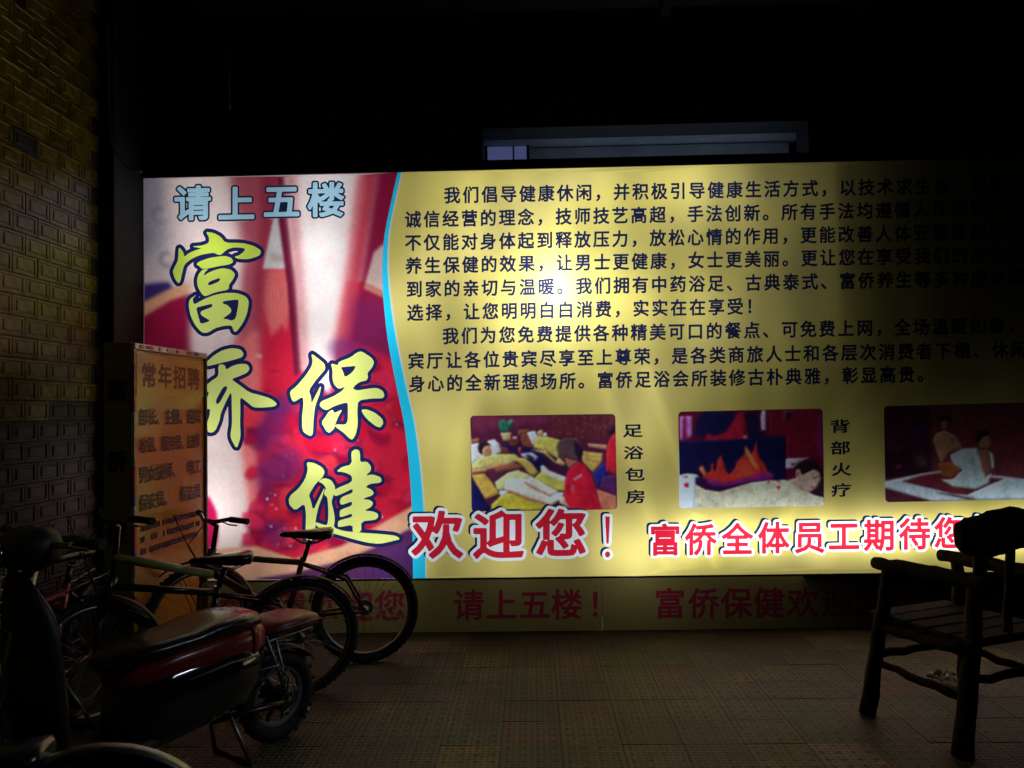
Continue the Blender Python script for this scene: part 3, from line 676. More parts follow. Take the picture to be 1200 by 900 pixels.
for ch, x, y in (('请', 225.8, 237.8), ('上', 277, 238.6), ('五', 330, 235.6), ('楼', 382, 233.8)):
    sh.gid += 1; V, E = glyph(ch, .027); P = np.stack([x + V[:, 0] * 44, y - V[:, 1] * 42 - V[:, 0] * 44 * .02], 1)
    sh.edges(P, E, L['no']); sh.halo(P, E, L['nout'], 2.0)

# brush calligraphy, traced stroke by stroke
def rounded(P):
    """one pass of corner cutting, as a brush leaves no sharp kinks"""
    out = []; n = len(P)
    for i in range(n):
        a, b = P[i], P[(i + 1) % n]; out += [(a[0] * .8 + b[0] * .2, a[1] * .8 + b[1] * .2), (a[0] * .2 + b[0] * .8, a[1] * .2 + b[1] * .8)]
    return out
def strokes(o, s, outlines, holes=()):
    sh.gid += 1
    for pl in outlines:
        P = rounded(Z(o, s, pl)); sh.poly(P, L['cal']); n = len(P)
        sh.halo(P, [(i, (i + 1) % n) for i in range(n)], L['cout'], 4.3)
    for pl in holes: sh.poly(rounded(Z(o, s, pl)), L_HOLE)
L_HOLE = 16; RANK[L_HOLE] = 99
strokes((190, 260), 6.4286, [
    [(330, 75), (385, 82), (440, 110), (475, 158), (600, 158), (690, 180), (745, 215), (738, 250), (690, 270), (640, 282), (570, 278), (543, 262), (575, 255), (610, 230), (628, 205), (605, 195), (540, 192), (495, 205), (465, 228), (440, 250), (415, 245), (390, 232), (330, 240), (270, 255), (210, 285), (165, 325), (150, 390), (135, 455), (118, 460), (95, 425), (78, 375), (100, 330), (120, 290), (125, 200), (135, 195), (160, 230), (165, 265), (210, 230), (270, 208), (300, 200), (220, 185), (290, 180), (340, 165), (355, 145), (352, 115)],
    [(258, 320), (275, 300), (360, 270), (470, 255), (520, 270), (538, 300), (510, 320), (420, 335), (340, 352), (300, 354), (282, 335)],
    [(300, 362), (350, 352), (318, 385), (315, 408), (345, 385), (400, 362), (455, 348), (520, 360), (552, 395), (530, 440), (505, 470), (500, 512), (400, 530), (325, 562), (300, 545), (268, 490), (262, 440), (275, 395)],
    [(262, 545), (205, 585), (200, 640), (215, 710), (250, 780), (300, 835), (345, 835), (400, 800), (470, 782), (525, 780), (540, 825), (560, 828), (610, 760), (640, 690), (655, 600), (630, 560), (560, 535), (470, 535), (380, 555), (310, 585), (240, 625), (228, 580)]],
    [[(345, 462), (365, 445), (440, 420), (430, 450), (370, 475), (348, 478)],
     [(255, 645), (300, 635), (378, 615), (378, 640), (340, 655), (290, 675), (290, 700), (330, 725), (365, 745), (290, 772), (275, 720)],
     [(455, 600), (510, 590), (575, 585), (575, 620), (555, 730), (520, 745), (500, 735), (455, 728), (490, 705), (520, 680), (520, 655), (490, 625), (460, 618)]])
strokes((230, 400), 6.427, [
    [(72, 160), (140, 100), (200, 65), (270, 50), (335, 60), (358, 95), (345, 120), (280, 140), (180, 165), (75, 190)],
    [(60, 345), (110, 300), (160, 268), (168, 240), (165, 190), (180, 172), (215, 178), (225, 215), (270, 185), (330, 168), (385, 172), (402, 205), (385, 235), (330, 260), (262, 285), (320, 325), (400, 385), (480, 405), (560, 430), (610, 470), (590, 490), (500, 500), (430, 498), (380, 455), (330, 418), (332, 520), (330, 620), (335, 720), (310, 798), (295, 795), (262, 735), (258, 700), (270, 620), (268, 500), (265, 375), (230, 440), (185, 540), (175, 600), (140, 680), (100, 690), (80, 670), (82, 610), (100, 560), (105, 505), (60, 520), (62, 460), (100, 385), (62, 372)],
    [(-50, 120), (-115, 250), (-260, 440), (-340, 540), (-290, 570), (-215, 520), (-220, 830), (-170, 900), (-140, 770), (-130, 420), (-30, 250)]],
    [[(205, 338), (243, 342), (165, 482), (142, 452)]])
strokes((330, 400), 6.4286, [
    [(232, 95), (290, 140), (325, 170), (330, 210), (290, 255), (245, 310), (205, 370), (222, 420), (225, 470), (260, 400), (298, 328), (290, 390), (270, 440), (250, 500), (240, 600), (235, 700), (215, 715), (165, 685), (155, 650), (155, 560), (165, 480), (160, 415), (95, 458), (75, 440), (60, 378), (110, 340), (180, 260), (225, 190), (235, 150), (225, 105)],
    [(370, 165), (425, 182), (430, 155), (520, 120), (570, 82), (605, 75), (680, 125), (698, 160), (680, 200), (645, 240), (652, 270), (640, 295), (590, 305), (555, 330), (535, 355), (570, 370), (640, 358), (720, 350), (765, 375), (775, 410), (760, 430), (680, 430), (578, 445), (570, 520), (575, 620), (560, 700), (535, 740), (515, 735), (470, 690), (400, 640), (410, 625), (480, 628), (498, 600), (500, 520), (498, 460), (450, 470), (390, 490), (340, 520), (305, 505), (285, 480), (300, 450), (380, 420), (455, 375), (480, 340), (430, 360), (395, 325), (382, 280), (385, 220)],
    [(300, 610), (330, 570), (355, 530), (385, 515), (398, 540), (430, 525), (458, 515), (430, 560), (405, 620), (395, 660), (360, 690), (335, 675)],
    [(598, 515), (640, 512), (700, 535), (755, 580), (768, 615), (745, 650), (710, 640), (660, 600), (625, 565)]],
    [[(445, 195), (500, 190), (562, 185), (540, 225), (505, 255), (475, 268), (462, 225)]])
strokes((330, 515), 6.0, [
    [(175, 158), (230, 165), (285, 195), (305, 230), (285, 270), (240, 310), (190, 390), (205, 430), (222, 500), (265, 410), (305, 330), (290, 395), (260, 470), (240, 560), (235, 640), (205, 735), (165, 695), (170, 600), (172, 520), (160, 450), (95, 500), (55, 460), (50, 420), (65, 390), (120, 345), (165, 280), (185, 215)],
    [(255, 295), (300, 270), (350, 285), (380, 340), (362, 400), (350, 440), (370, 520), (375, 570), (365, 620), (440, 645), (560, 655), (700, 665), (800, 675), (835, 700), (780, 715), (690, 735), (600, 725), (500, 700), (380, 665), (290, 640), (235, 600), (240, 580), (310, 605), (325, 590), (330, 520), (325, 440), (320, 405), (300, 390), (300, 360), (315, 345), (290, 310)],
    [(488, 90), (515, 68), (545, 75), (552, 100), (552, 160), (600, 155), (630, 190), (625, 225), (590, 255), (640, 245), (695, 265), (705, 290), (690, 305), (620, 312), (590, 335), (630, 350), (650, 375), (635, 395), (600, 405), (570, 420), (620, 425), (645, 445), (630, 475), (580, 500), (640, 505), (675, 520), (680, 545), (660, 565), (560, 575), (560, 650), (500, 655), (500, 600), (400, 618), (395, 600), (400, 570), (495, 545), (495, 520), (410, 550), (408, 520), (412, 495), (495, 465), (495, 435), (420, 462), (408, 440), (420, 405), (500, 375), (500, 345), (420, 385), (375, 400), (360, 370), (385, 345), (495, 300), (495, 255), (440, 230), (385, 225), (420, 195), (495, 175)]])
# loose points so that soft colour inside the pictures is carried by the mesh itself
def grid(x0, y0, x1, y1, d):
    gx, gy = np.meshgrid(np.arange(x0, x1, d), np.arange(y0, y1, d)); gx = gx + (np.arange(gx.shape[0]) % 2)[:, None] * d / 2
    return list(zip((gx + rng.uniform(-.05, .05, gx.shape) * d).ravel().tolist(), (gy + rng.uniform(-.05, .05, gx.shape) * d).ravel().tolist()))
free = grid(169.5, 196, 486, 690, 2.3) + grid(455, 186, 1298, 690, 8)
for c in PR: free += grid(c[0][0] + 1.5, c[1][1] + 1.0, c[2][0] - 1.5, c[3][1] - 1.0, 1.15)
inb = [p for p in free if p[1] > ytop(p[0]) + .8 and p[1] < ybot(p[0]) - .8]
import time as _t
_t0 = _t.time()
sh.free = inb
OV, FF, lay, gid = sh.solve(RANK)
print('film', len(OV), len(FF), round(_t.time() - _t0, 1))
lay[lay == L_HOLE] = L['cout']
W3 = np_atY(OV, SY)
def srgb(c): c = np.asarray(c, float) / 255; return np.where(c <= .04045, c / 12.92, ((c + .055) / 1.055) ** 2.4)
def ink(layer, P):
    n = len(P)
    if layer == L['art']: return A.sample(P)
    if layer == L['ph1']: return ph1.sample(P)
    if layer == L['ph2']: return ph2.sample(P)
    if layer == L['ph3']: return ph3.sample(P)
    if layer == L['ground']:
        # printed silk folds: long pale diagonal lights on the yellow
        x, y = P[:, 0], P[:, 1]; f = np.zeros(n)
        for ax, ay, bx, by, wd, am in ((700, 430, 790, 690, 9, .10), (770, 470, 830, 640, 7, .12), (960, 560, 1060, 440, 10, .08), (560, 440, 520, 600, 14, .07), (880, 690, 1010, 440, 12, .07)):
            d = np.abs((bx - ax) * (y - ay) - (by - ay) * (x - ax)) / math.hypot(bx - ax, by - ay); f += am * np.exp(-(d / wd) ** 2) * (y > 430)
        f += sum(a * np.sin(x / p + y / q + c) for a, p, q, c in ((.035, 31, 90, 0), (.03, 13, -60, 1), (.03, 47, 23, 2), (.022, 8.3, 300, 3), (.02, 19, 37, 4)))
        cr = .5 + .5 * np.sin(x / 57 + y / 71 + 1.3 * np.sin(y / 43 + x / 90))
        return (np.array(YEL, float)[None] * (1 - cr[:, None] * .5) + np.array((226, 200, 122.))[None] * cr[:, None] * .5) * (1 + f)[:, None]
    if 0:
        return np.array(YEL, float)[None] * (1 + f)[:, None] * np.array([1, 1, 1])[None]
    if layer == L['cal']:
        t = np.clip((P[:, 1] - 270) / 130, 0, 1)[:, None]; return np.array((200, 214, 66.)) * (1 - t) + np.array((236, 236, 126.)) * t
    c = {L['cyan']: CYAN, L['edge']: (205, 215, 190), L['body']: DARK, L['cap']: (22, 30, 60), L['wout']: (244, 244, 240), L['wsh']: (24, 44, 70), L['wel']: (214, 34, 52),
         L['nout']: (18, 40, 64), L['no']: (176, 208, 218), L['cout']: (32, 37, 84)}[layer]
    return np.tile(np.array(c, float), (n, 1))
sign = empty('backlit_sign', ((X_L + X_R) / 2, SY, Z_BOT), 0, 'wide backlit shop sign with yellow text panel and red foot picture, along the back wall', 'sign')
inv = sign.location
def cut(name, layers, label=None, g=None):
    vs = []; fs = []; cols = []
    for l in layers:
        T = FF[(lay == l) & ((gid == g) if g is not None else True)]
        if not len(T): continue
        u, iv = np.unique(T, return_inverse=True); base = sum(len(q) for q in vs)
        vs.append(W3[u] - np.array(inv)); fs.append(iv.reshape(-1, 3) + base); cols.append(srgb(np.clip(ink(l, OV[u]), 0, 250)))
    if not vs: return
    o = bpy.data.objects.new(name, ink_mesh(name, np.concatenate(vs), np.concatenate(fs), np.concatenate(cols), M['film'])); link(o); o.parent = sign
    if label: o['label'] = label
    return o
def cut_each(name, layers, labels):
    gs = sorted(set(gid[np.isin(lay, layers)].tolist()))
    for i, g in enumerate(gs): cut(name, layers, labels[i] if i < len(labels) else None, g)
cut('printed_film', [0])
cut('foot_picture', [1], 'printed picture of bare feet standing among red petals')
cut('wavy_band', [2, 14], 'cyan wavy band between picture and yellow text')
cut('photo_print', [3], 'printed photo of guests lying in a foot bath room')
cut('photo_print', [4], 'printed photo of flames over a bare back')
cut('photo_print', [5], 'printed photo of a man in a white robe sitting on a mat')
cut_each('text_character', [6], [])
cut_each('caption_character', [7], [])
cut_each('welcome_character', [8, 9, 15], [])
cut_each('notice_character', [10, 11], [])
cut_each('brush_character', [12, 13], ['upper left yellow brush character', 'lower left yellow brush character, partly behind the board', 'upper right yellow brush character', 'lower right yellow brush character'])

# box behind the film and the frame round it
DEP = .34
def sbox(name, m, x0, x1, y0, y1, z0, z1, par=sign, bev=0.0):
    b = MB(); b.box(((x0 + x1) / 2 - inv.x, (y0 + y1) / 2 - inv.y, (z0 + z1) / 2 - inv.z), (x1 - x0, y1 - y0, z1 - z0), bev=bev)
    return b.build(name, m, par)
bx_ = atY(958, 400, SY).x; sbox('added_light_baffle', M['inner'], bx_ - .006, bx_ + .006, SY + .055, SY + DEP - .002, atY(958, 545, SY).z, Z_TOP + .003)  # unseen, added to keep lamp light off the right end of the film
sbox('added_light_block_shelf', M['inner'], bx_ - .12, X_R + .002, SY + .016, SY + DEP - .004, Z_BOT - .026, Z_BOT - .016)  # unseen, added to block lamp light from the right part of the apron
sbox('back_panel', M['inner'], X_L - .03, X_R + .03, SY + DEP, SY + DEP + .02, .004, Z_TOP + .03)
for nm, a in (('top_panel', (X_L - .03, X_R + .03, SY + .012, SY + DEP - .002, Z_TOP + .005, Z_TOP + .03)), 
              ('side_panel', (X_L - .028, X_L - .004, SY + .014, SY + DEP - .004, .006, Z_TOP + .003)), ('side_panel', (X_R + .004, X_R + .028, SY + .014, SY + DEP - .004, .006, Z_TOP + .003))):
    sbox(nm, M['inner'], *a)
fr = MB()
for a in ((X_L - .05, X_R + .05, SY - .012, SY + DEP + .01, Z_TOP + .032, Z_TOP + .06), (X_L - .06, X_L - .031, SY - .010, SY + DEP + .01, Z_BOT - .028, Z_TOP + .031), (X_R + .031, X_R + .06, SY - .010, SY + DEP + .01, Z_BOT - .028, Z_TOP + .031)):
    fr.box(((a[0] + a[1]) / 2 - inv.x, (a[2] + a[3]) / 2 - inv.y, (a[4] + a[5]) / 2 - inv.z), (a[1] - a[0], a[3] - a[2], a[5] - a[4]))
for a in ((X_L - .03, X_R + .03, SY - .012, SY + .011, Z_TOP - .001, Z_TOP + .0315), (X_L - .0305, X_L + .001, SY - .0105, SY + .010, Z_BOT - .027, Z_TOP - .002)):
    fr.box(((a[0] + a[1]) / 2 - inv.x, (a[2] + a[3]) / 2 - inv.y, (a[4] + a[5]) / 2 - inv.z), (a[1] - a[0], a[3] - a[2], a[5] - a[4]))
fr.build('frame', M['frame'], sign)

# ------------------------------------------------------------------ lettering on solid things
_tri = {}
def glyph_tris(ch, bold):
    k = (ch, bold)
    if k not in _tri:
        V, E = glyph(ch, bold); q = Sheet(); q.edges(V * 100, E, 0); OV_, F_, l_, _g = q.solve({0: 0}); F_ = F_[l_ == 0]; _tri[k] = (OV_ / 100, F_.tolist())
    return _tri[k]
def letters(name, txt, size, m, parent, loc, rot, wx=1.0, gap=1.0, bold=.02):
    """flat vinyl characters in the local x/z plane (facing -y), centred characters from loc on; each character a part"""
    for k, ch in enumerate(txt):
        if ch == ' ': continue
        V, F = glyph_tris(ch, bold)
        me = bpy.data.meshes.new(name); me.from_pydata([(x * size * wx, 0, y * size) for x, y in V], [], F); me.materials.append(m); me.update()
        o = bpy.data.objects.new(name, me); link(o); o.parent = parent; o.rotation_euler = rot
        d = Matrix.Rotation(rot[2], 3, 'Z') @ Vector((k * size * wx * gap, 0, 0)); o.location = Vector(loc) + d
# apron boards under the sign: thin print, a little of the lamps' light shows through it
M['apron'] = print_mat('apron_print', weave=.06, diff=.45)
apron = empty('apron_board', (0, SY + .02, 0), 0, 'dim yellow board with dark red characters on the floor under the backlit sign', 'board')
AP = Sheet(); pw = lambda x, z: pxof((x, SY + .02, z)); s_mid = atY(706, 710, SY).x
for x0_, x1_ in ((X_L - .03, s_mid - .002), (s_mid + .002, X_R + .03)):
    AP.gid += 1; AP.poly([pw(x0_, Z_BOT - .0), pw(x1_, Z_BOT - .0), pw(x1_, -.012), pw(x0_, -.012)], 0)
def ap_row(txt, xs, y, sz=37.5):
    for ch, x in zip(txt, xs): AP.gid += 1; AP.char(ch, x, y - (x - 549) * .008, sz, sz, 1, bold=.022, slope=-.01)
ap_row('富侨保健欢迎您', (225, 264, 302, 341, 380, 419, 457), 709)
ap_row('请上五楼！', (549, 588, 626.5, 664, 707), 709)
ap_row('富侨保健欢迎您', (785, 825, 863, 901, 941, 981, 1018), 709)
ap_row('请上五楼！', (1105, 1144, 1182, 1220, 1263), 709)
OV, FF, lay, gid = AP.solve({0: 0, 1: 1}); W3 = np_atY(OV, SY + .02)
for g in sorted(set(gid[lay >= 0].tolist())):
    T = FF[(gid == g) & (lay >= 0)]; u, iv = np.unique(T, return_inverse=True); c = (.125, .090, .026) if g <= 2 else (.13, .010, .018)
    o = bpy.data.objects.new('board_panel' if g <= 2 else 'character', ink_mesh('apron', W3[u] - np.array((0, SY + .02, 0)), iv.reshape(-1, 3), np.tile(c, (len(u), 1)), M['apron'])); link(o); o.parent = apron
MB().box(((X_L + X_R) / 2, -.010, Z_BOT - .0065), (X_R - X_L + .05, .024, .012)).build('top_rail', M['frame'], apron)
# ------------------------------------------------------------------ ground and floor tiles
def structure(o): o['kind'] = 'structure'; return o
X_W = atY(166, 450, SY).x - .07                       # face of the tiled side wall
gnd = MB().box((0, 0, -.06), (120, 120, .1)).build('ground', M['grout']); structure(gnd)
floor = empty('floor', (0, 0, 0)); structure(floor)
T = .25
t_org = ground(655, 845); ox = t_org.x; oy = t_org.y
b = MB(); xr = 6.0
b.box(((X_W + xr) / 2, 2.2, -.008), (xr - X_W, 6.6, .012)); bed = b.build('bedding', M['grout'], floor)
def tile_material():
    m = bpy.data.materials.new('embossed_paving_tile'); m.use_nodes = True; nt = m.node_tree; b = nt.nodes['Principled BSDF']
    N = nt.nodes.new; lk = nt.links.new
    oi = N('ShaderNodeObjectInfo'); geo = N('ShaderNodeNewGeometry')
    r = N('ShaderNodeValToRGB'); r.color_ramp.interpolation = 'LINEAR'
    cs = [(0, (0.087, 0.072, 0.052)), (.16, (0.152, 0.075, 0.049)), (.30, (0.109, 0.087, 0.058)), (.44, (0.203, 0.152, 0.041)), (.50, (0.102, 0.081, 0.058)), (.62, (0.104, 0.131, 0.052)), (.72, (0.090, 0.072, 0.061)), (.84, (0.145, 0.096, 0.072)), (.93, (0.109, 0.084, 0.065)), (1, (0.348, 0.225, 0.145))]
    r.color_ramp.elements[0].color = (*cs[0][1], 1); r.color_ramp.elements[1].color = (*cs[-1][1], 1)
    for p, c in cs[1:-1]:
        e = r.color_ramp.elements.new(p); e.color = (*c, 1)
    lk(oi.outputs['Random'], r.inputs[0])
    n = N('ShaderNodeTexNoise'); n.inputs['Scale'].default_value = 3.2; n.inputs['Detail'].default_value = 12; n.inputs['Roughness'].default_value = .8
    lk(geo.outputs['Position'], n.inputs['Vector'])
    mx = N('ShaderNodeMix'); mx.data_type = 'RGBA'; mx.blend_type = 'MULTIPLY'; mx.inputs[0].default_value = .8
    rr = N('ShaderNodeValToRGB'); rr.color_ramp.elements[0].position = .36; rr.color_ramp.elements[0].color = (.10, .09, .085, 1); rr.color_ramp.elements[1].position = .62; rr.color_ramp.elements[1].color = (1.1, 1.1, 1.1, 1)
    lk(n.outputs['Fac'], rr.inputs[0]); lk(r.outputs[0], mx.inputs['A']); lk(rr.outputs[0], mx.inputs['B'])
    # moulded relief: small studs on a lattice of about 2.5 cm
    mp = N('ShaderNodeMapping'); mp.inputs['Scale'].default_value = (40, 40, 40); lk(geo.outputs['Position'], mp.inputs[0])
    vo = N('ShaderNodeTexVoronoi'); vo.inputs['Scale'].default_value = 1.0; vo.inputs['Randomness'].default_value = .12; lk(mp.outputs[0], vo.inputs['Vector'])
    st = N('ShaderNodeMapRange'); st.inputs['From Min'].default_value = .22; st.inputs['From Max'].default_value = .38; st.inputs['To Min'].default_value = 1; st.inputs['To Max'].default_value = 0
    lk(vo.outputs['Distance'], st.inputs['Value'])
    n2 = N('ShaderNodeTexNoise'); n2.inputs['Scale'].default_value = 160; n2.inputs['Detail'].default_value = 4; lk(geo.outputs['Position'], n2.inputs['Vector'])
    ad = N('ShaderNodeMath'); ad.operation = 'MULTIPLY_ADD'; ad.inputs[1].default_value = .45; lk(n2.outputs['Fac'], ad.inputs[0]); lk(st.outputs[0], ad.inputs[2])
    bp = N('ShaderNodeBump'); bp.inputs['Strength'].default_value = .8; bp.inputs['Distance'].default_value = .003; lk(ad.outputs[0], bp.inputs['Height'])
    m3 = N('ShaderNodeMix'); m3.data_type = 'RGBA'; m3.blend_type = 'MULTIPLY'; m3.inputs[0].default_value = .65
    cr = N('ShaderNodeValToRGB'); cr.color_ramp.elements[0].color = (1, 1, 1, 1); cr.color_ramp.elements[1].color = (.22, .20, .18, 1); lk(st.outputs[0], cr.inputs[0])
    # larger dark dots, four to a tile side
    mp2 = N('ShaderNodeMapping'); mp2.inputs['Scale'].default_value = (16, 16, 0); mp2.inputs['Location'].default_value = (-ox * 16 + .5, -oy * 16 + .5, 0); lk(geo.outputs['Position'], mp2.inputs[0])
    v2 = N('ShaderNodeTexVoronoi'); v2.inputs['Scale'].default_value = 1.0; v2.inputs['Randomness'].default_value = .06; lk(mp2.outputs[0], v2.inputs['Vector'])
    s2 = N('ShaderNodeMapRange'); s2.inputs['From Min'].default_value = .12; s2.inputs['From Max'].default_value = .24; s2.inputs['To Min'].default_value = .22; s2.inputs['To Max'].default_value = 1
    lk(v2.outputs['Distance'], s2.inputs['Value'])
    big = N('ShaderNodeTexNoise'); big.inputs['Scale'].default_value = 1.1; big.inputs['Detail'].default_value = 5; lk(geo.outputs['Position'], big.inputs['Vector'])
    bg_ = N('ShaderNodeMapRange'); bg_.inputs['From Min'].default_value = .35; bg_.inputs['From Max'].default_value = .65; bg_.inputs['To Min'].default_value = .45; bg_.inputs['To Max'].default_value = 1.7; lk(big.outputs['Fac'], bg_.inputs['Value'])
    pr = N('ShaderNodeMath'); pr.operation = 'MULTIPLY'; lk(s2.outputs[0], pr.inputs[0]); lk(bg_.outputs[0], pr.inputs[1])
    sc_ = N('ShaderNodeVectorMath'); sc_.operation = 'SCALE'; lk(mx.outputs['Result'], sc_.inputs[0]); lk(pr.outputs[0], sc_.inputs['Scale'])
    lk(sc_.outputs[0], m3.inputs['A']); lk(cr.outputs[0], m3.inputs['B'])
    lk(m3.outputs['Result'], b.inputs['Base Color']); lk(bp.outputs[0], b.inputs['Normal'])
    ro = N('ShaderNodeMapRange'); ro.inputs['To Min'].default_value = .3; ro.inputs['To Max'].default_value = .75; lk(n.outputs['Fac'], ro.inputs['Value']); lk(ro.outputs[0], b.inputs['Roughness'])
    return m
M['tile'] = tile_material()
tile_me = []
for k in range(3):
    g = MB().box((0, 0, -.012), (T - .0025, T - .0025, .024), bev=.0015).mesh('paving_tile', M['tile']); tile_me.append(g)
rest = MB()
nt_ = 0
for j in range(-13, 9):
    for i in range(-12, 24):
        x = ox + (i + .5) * T; y = oy + (j + .5) * T
        if x - T / 2 < X_W + .01 or y - T / 2 > SY - .02 or y < -.6 or x > xr: continue
        q = (Vector((x, y, 0)) - Vector((0, 0, CAM_H))); v = CAM_R.transposed() @ q
        inview = v.z < -.5 and -120 < (600 - v.x / v.z * FPX) < 1320 and (450 + v.y / v.z * FPX) < 990
        if y + T / 2 > SY + .018:                              # the last course is cut to fit against the board
            d_ = SY + .018 - (y - T / 2) - .004; MB().box((x, y - T / 2 + .002 + d_ / 2, -.012), (T - .004, d_, .024), bev=.0025).build('cut_tile', M['tile'], floor); continue
        if inview and nt_ < 300:
            o = bpy.data.objects.new('paving_tile', random.choice(tile_me)); link(o); o.parent = floor; nt_ += 1
            o.location = (x, y, random.uniform(-.001, .0012)); o.rotation_euler = (random.uniform(-.004, .004), random.uniform(-.004, .004), random.choice((0, PI / 2, PI)))
        else: rest.box((x, y, -.012), (T - .004, T - .004, .022))
o = rest.build('paving', M['tile'], floor); o['kind'] = 'stuff'
print('floor tiles', nt_)
# ------------------------------------------------------------------ side wall of moulded, glazed facing tiles
wall = empty('side_wall', (X_W, 3.2, 0), 0, 'side wall of glazed moulded facing tiles at the left, by the bicycles', 'wall')
MB().box((-.13, 0, 2.6), (.24, 7.2, 5.2)).build('wall_core', M['grout'], wall)
def glaze():
    m = bpy.data.materials.new('glazed_facing_tile'); m.use_nodes = True; nt = m.node_tree; b = nt.nodes['Principled BSDF']; N = nt.nodes.new; lk = nt.links.new
    oi = N('ShaderNodeObjectInfo'); r = N('ShaderNodeValToRGB')
    r.color_ramp.elements[0].color = (.15, .112, .010, 1); r.color_ramp.elements[1].color = (.27, .225, .018, 1)
    lk(oi.outputs['Random'], r.inputs[0])
    tc = N('ShaderNodeTexCoord'); n = N('ShaderNodeTexNoise'); n.inputs['Scale'].default_value = 16; n.inputs['Detail'].default_value = 6; lk(tc.outputs['Object'], n.inputs['Vector'])
    mx = N('ShaderNodeMix'); mx.data_type = 'RGBA'; mx.blend_type = 'MULTIPLY'; mx.inputs[0].default_value = .8
    rr = N('ShaderNodeValToRGB'); rr.color_ramp.elements[0].position = .3; rr.color_ramp.elements[0].color = (.35, .3, .25, 1); rr.color_ramp.elements[1].position = .62
    lk(n.outputs['Fac'], rr.inputs[0]); lk(r.outputs[0], mx.inputs['A']); lk(rr.outputs[0], mx.inputs['B']); lk(mx.outputs['Result'], b.inputs['Base Color'])
    bp = N('ShaderNodeBump'); bp.inputs['Strength'].default_value = .25; bp.inputs['Distance'].default_value = .004; lk(n.outputs['Fac'], bp.inputs['Height']); lk(bp.outputs[0], b.inputs['Normal'])
    b.inputs['Roughness'].default_value = .3; b.inputs['Specular IOR Level'].default_value = .5
    return m
M['glaze'] = glaze()
TW, TH = .20, .105
def facing_tile():
    """a moulded tile: outer rim, sunken band, raised cushion; faces +x"""
    b = MB(); w_, h_ = TW / 2 - .003, TH / 2 - .003
    rings = [(0, 0, 0.0), (0, 0, .0105), (.014, .010, .011), (.019, .014, .0065), (.034, .022, .0065), (.038, .025, .0105), (.046, .030, .0112)]
    vs = []; fs = []
    for dy, dz, x in rings:
        for sy, sz in ((-1, -1), (1, -1), (1, 1), (-1, 1)): vs.append((x, sy * (w_ - dy), sz * (h_ - dz)))
    for i in range(len(rings) - 1):
        for k in range(4): l = (k + 1) % 4; fs.append((i * 4 + k, i * 4 + l, (i + 1) * 4 + l, (i + 1) * 4 + k))
    n = (len(rings) - 1) * 4; fs.append((n, n + 1, n + 2, n + 3)); b.add(vs, fs); return b
M['glaze_shade_dark'] = mat('shade_dark_glaze', (.020, .012, .007), .5, nscale=14, bump=.1)  # shade of the lower wall put into the glaze colour, plus stray dark tiles
ft = facing_tile().mesh('facing_tile', M['glaze']); ftd = facing_tile().mesh('facing_tile', M['glaze_shade_dark'])
cand = []; rest = MB()
for r_ in range(int(5.15 / TH)):
    for c_ in range(-24, 30):
        y = 4.64 - (c_ + .5 + (r_ % 2) * .5) * TW; z = (r_ + .5) * TH
        if y > 4.55 or y < -.2: continue
        v = CAM_R.transposed() @ (Vector((X_W, y, z)) - Vector((0, 0, CAM_H)))
        px = 600 - v.x / v.z * FPX if v.z < 0 else -999; py = 450 + v.y / v.z * FPX if v.z < 0 else -999
        cand.append((not (-25 < px < 200 and -25 < py < 925), y, z))
rr2 = random.Random(8)
cand.sort(key=lambda c: (c[0], c[1]))
src = facing_tile()
for k, (hid, y, z) in enumerate(cand):
    if not hid and k < 300:
        o = bpy.data.objects.new('facing_tile', ftd if z < 1.38 + rr2.uniform(-.06, .06) or rr2.random() < .05 else ft); link(o); o.parent = wall; o.location = (-.010 + random.uniform(0, .0015), y - 3.2, z); o.rotation_euler = (0, random.uniform(-.008, .008), random.uniform(-.01, .01))  # lower courses take the dark glaze that stands in for shade
    else: rest.add([(v_[0] - .010, v_[1] + y - 3.2, v_[2] + z) for v_ in src.v], src.f)
print('facing tiles in view', sum(1 for c in cand if not c[0]))
o = rest.build('facing', M['glaze'], wall); o['kind'] = 'stuff'

# ------------------------------------------------------------------ wall behind the sign, with the long recess above it
YB = SY + DEP + .04
p_l = atY(565, 150, YB); p_r = atY(947, 146, YB)
fac = empty('back_wall', (0, YB, 0), 0, 'dark plastered wall behind and above the backlit sign, with a long lit recess', 'wall')
rz0 = Z_TOP - .1; rz1 = p_l.z - .005; rx0, rx1 = p_l.x, p_r.x; RD = .42
MB().box(((X_W - .25 + rx0) / 2, .12, 2.8), (rx0 - X_W + .25, .24, 5.6)).build('plaster_face', M['plaster'], fac)
MB().box(((rx1 + 9) / 2, .12, 2.8), (9 - rx1, .24, 5.6)).build('plaster_face', M['plaster'], fac)
MB().box(((rx0 + rx1) / 2, .12, (rz1 + 5.6) / 2), (rx1 - rx0, .236, 5.6 - rz1)).build('lintel', M['plaster'], fac)
MB().box(((rx0 + rx1) / 2, .12, rz0 / 2), (rx1 - rx0, .236, rz0)).build('plaster_face', M['plaster'], fac)
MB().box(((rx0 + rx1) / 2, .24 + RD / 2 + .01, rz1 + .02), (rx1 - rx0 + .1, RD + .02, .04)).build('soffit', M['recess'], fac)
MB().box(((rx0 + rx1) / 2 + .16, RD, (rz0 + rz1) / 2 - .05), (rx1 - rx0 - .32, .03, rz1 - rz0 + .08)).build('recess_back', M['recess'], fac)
MB().box((rx0 + .16, RD + .04, (rz0 + rz1) / 2), (.34, .03, rz1 - rz0 + .1)).build('recess_end', M['plaster'], fac)
MB().box(((rx0 + rx1) / 2, .24 + RD / 2, rz0 - .02), (rx1 - rx0 + .1, RD, .04)).build('recess_floor', M['plaster'], fac)
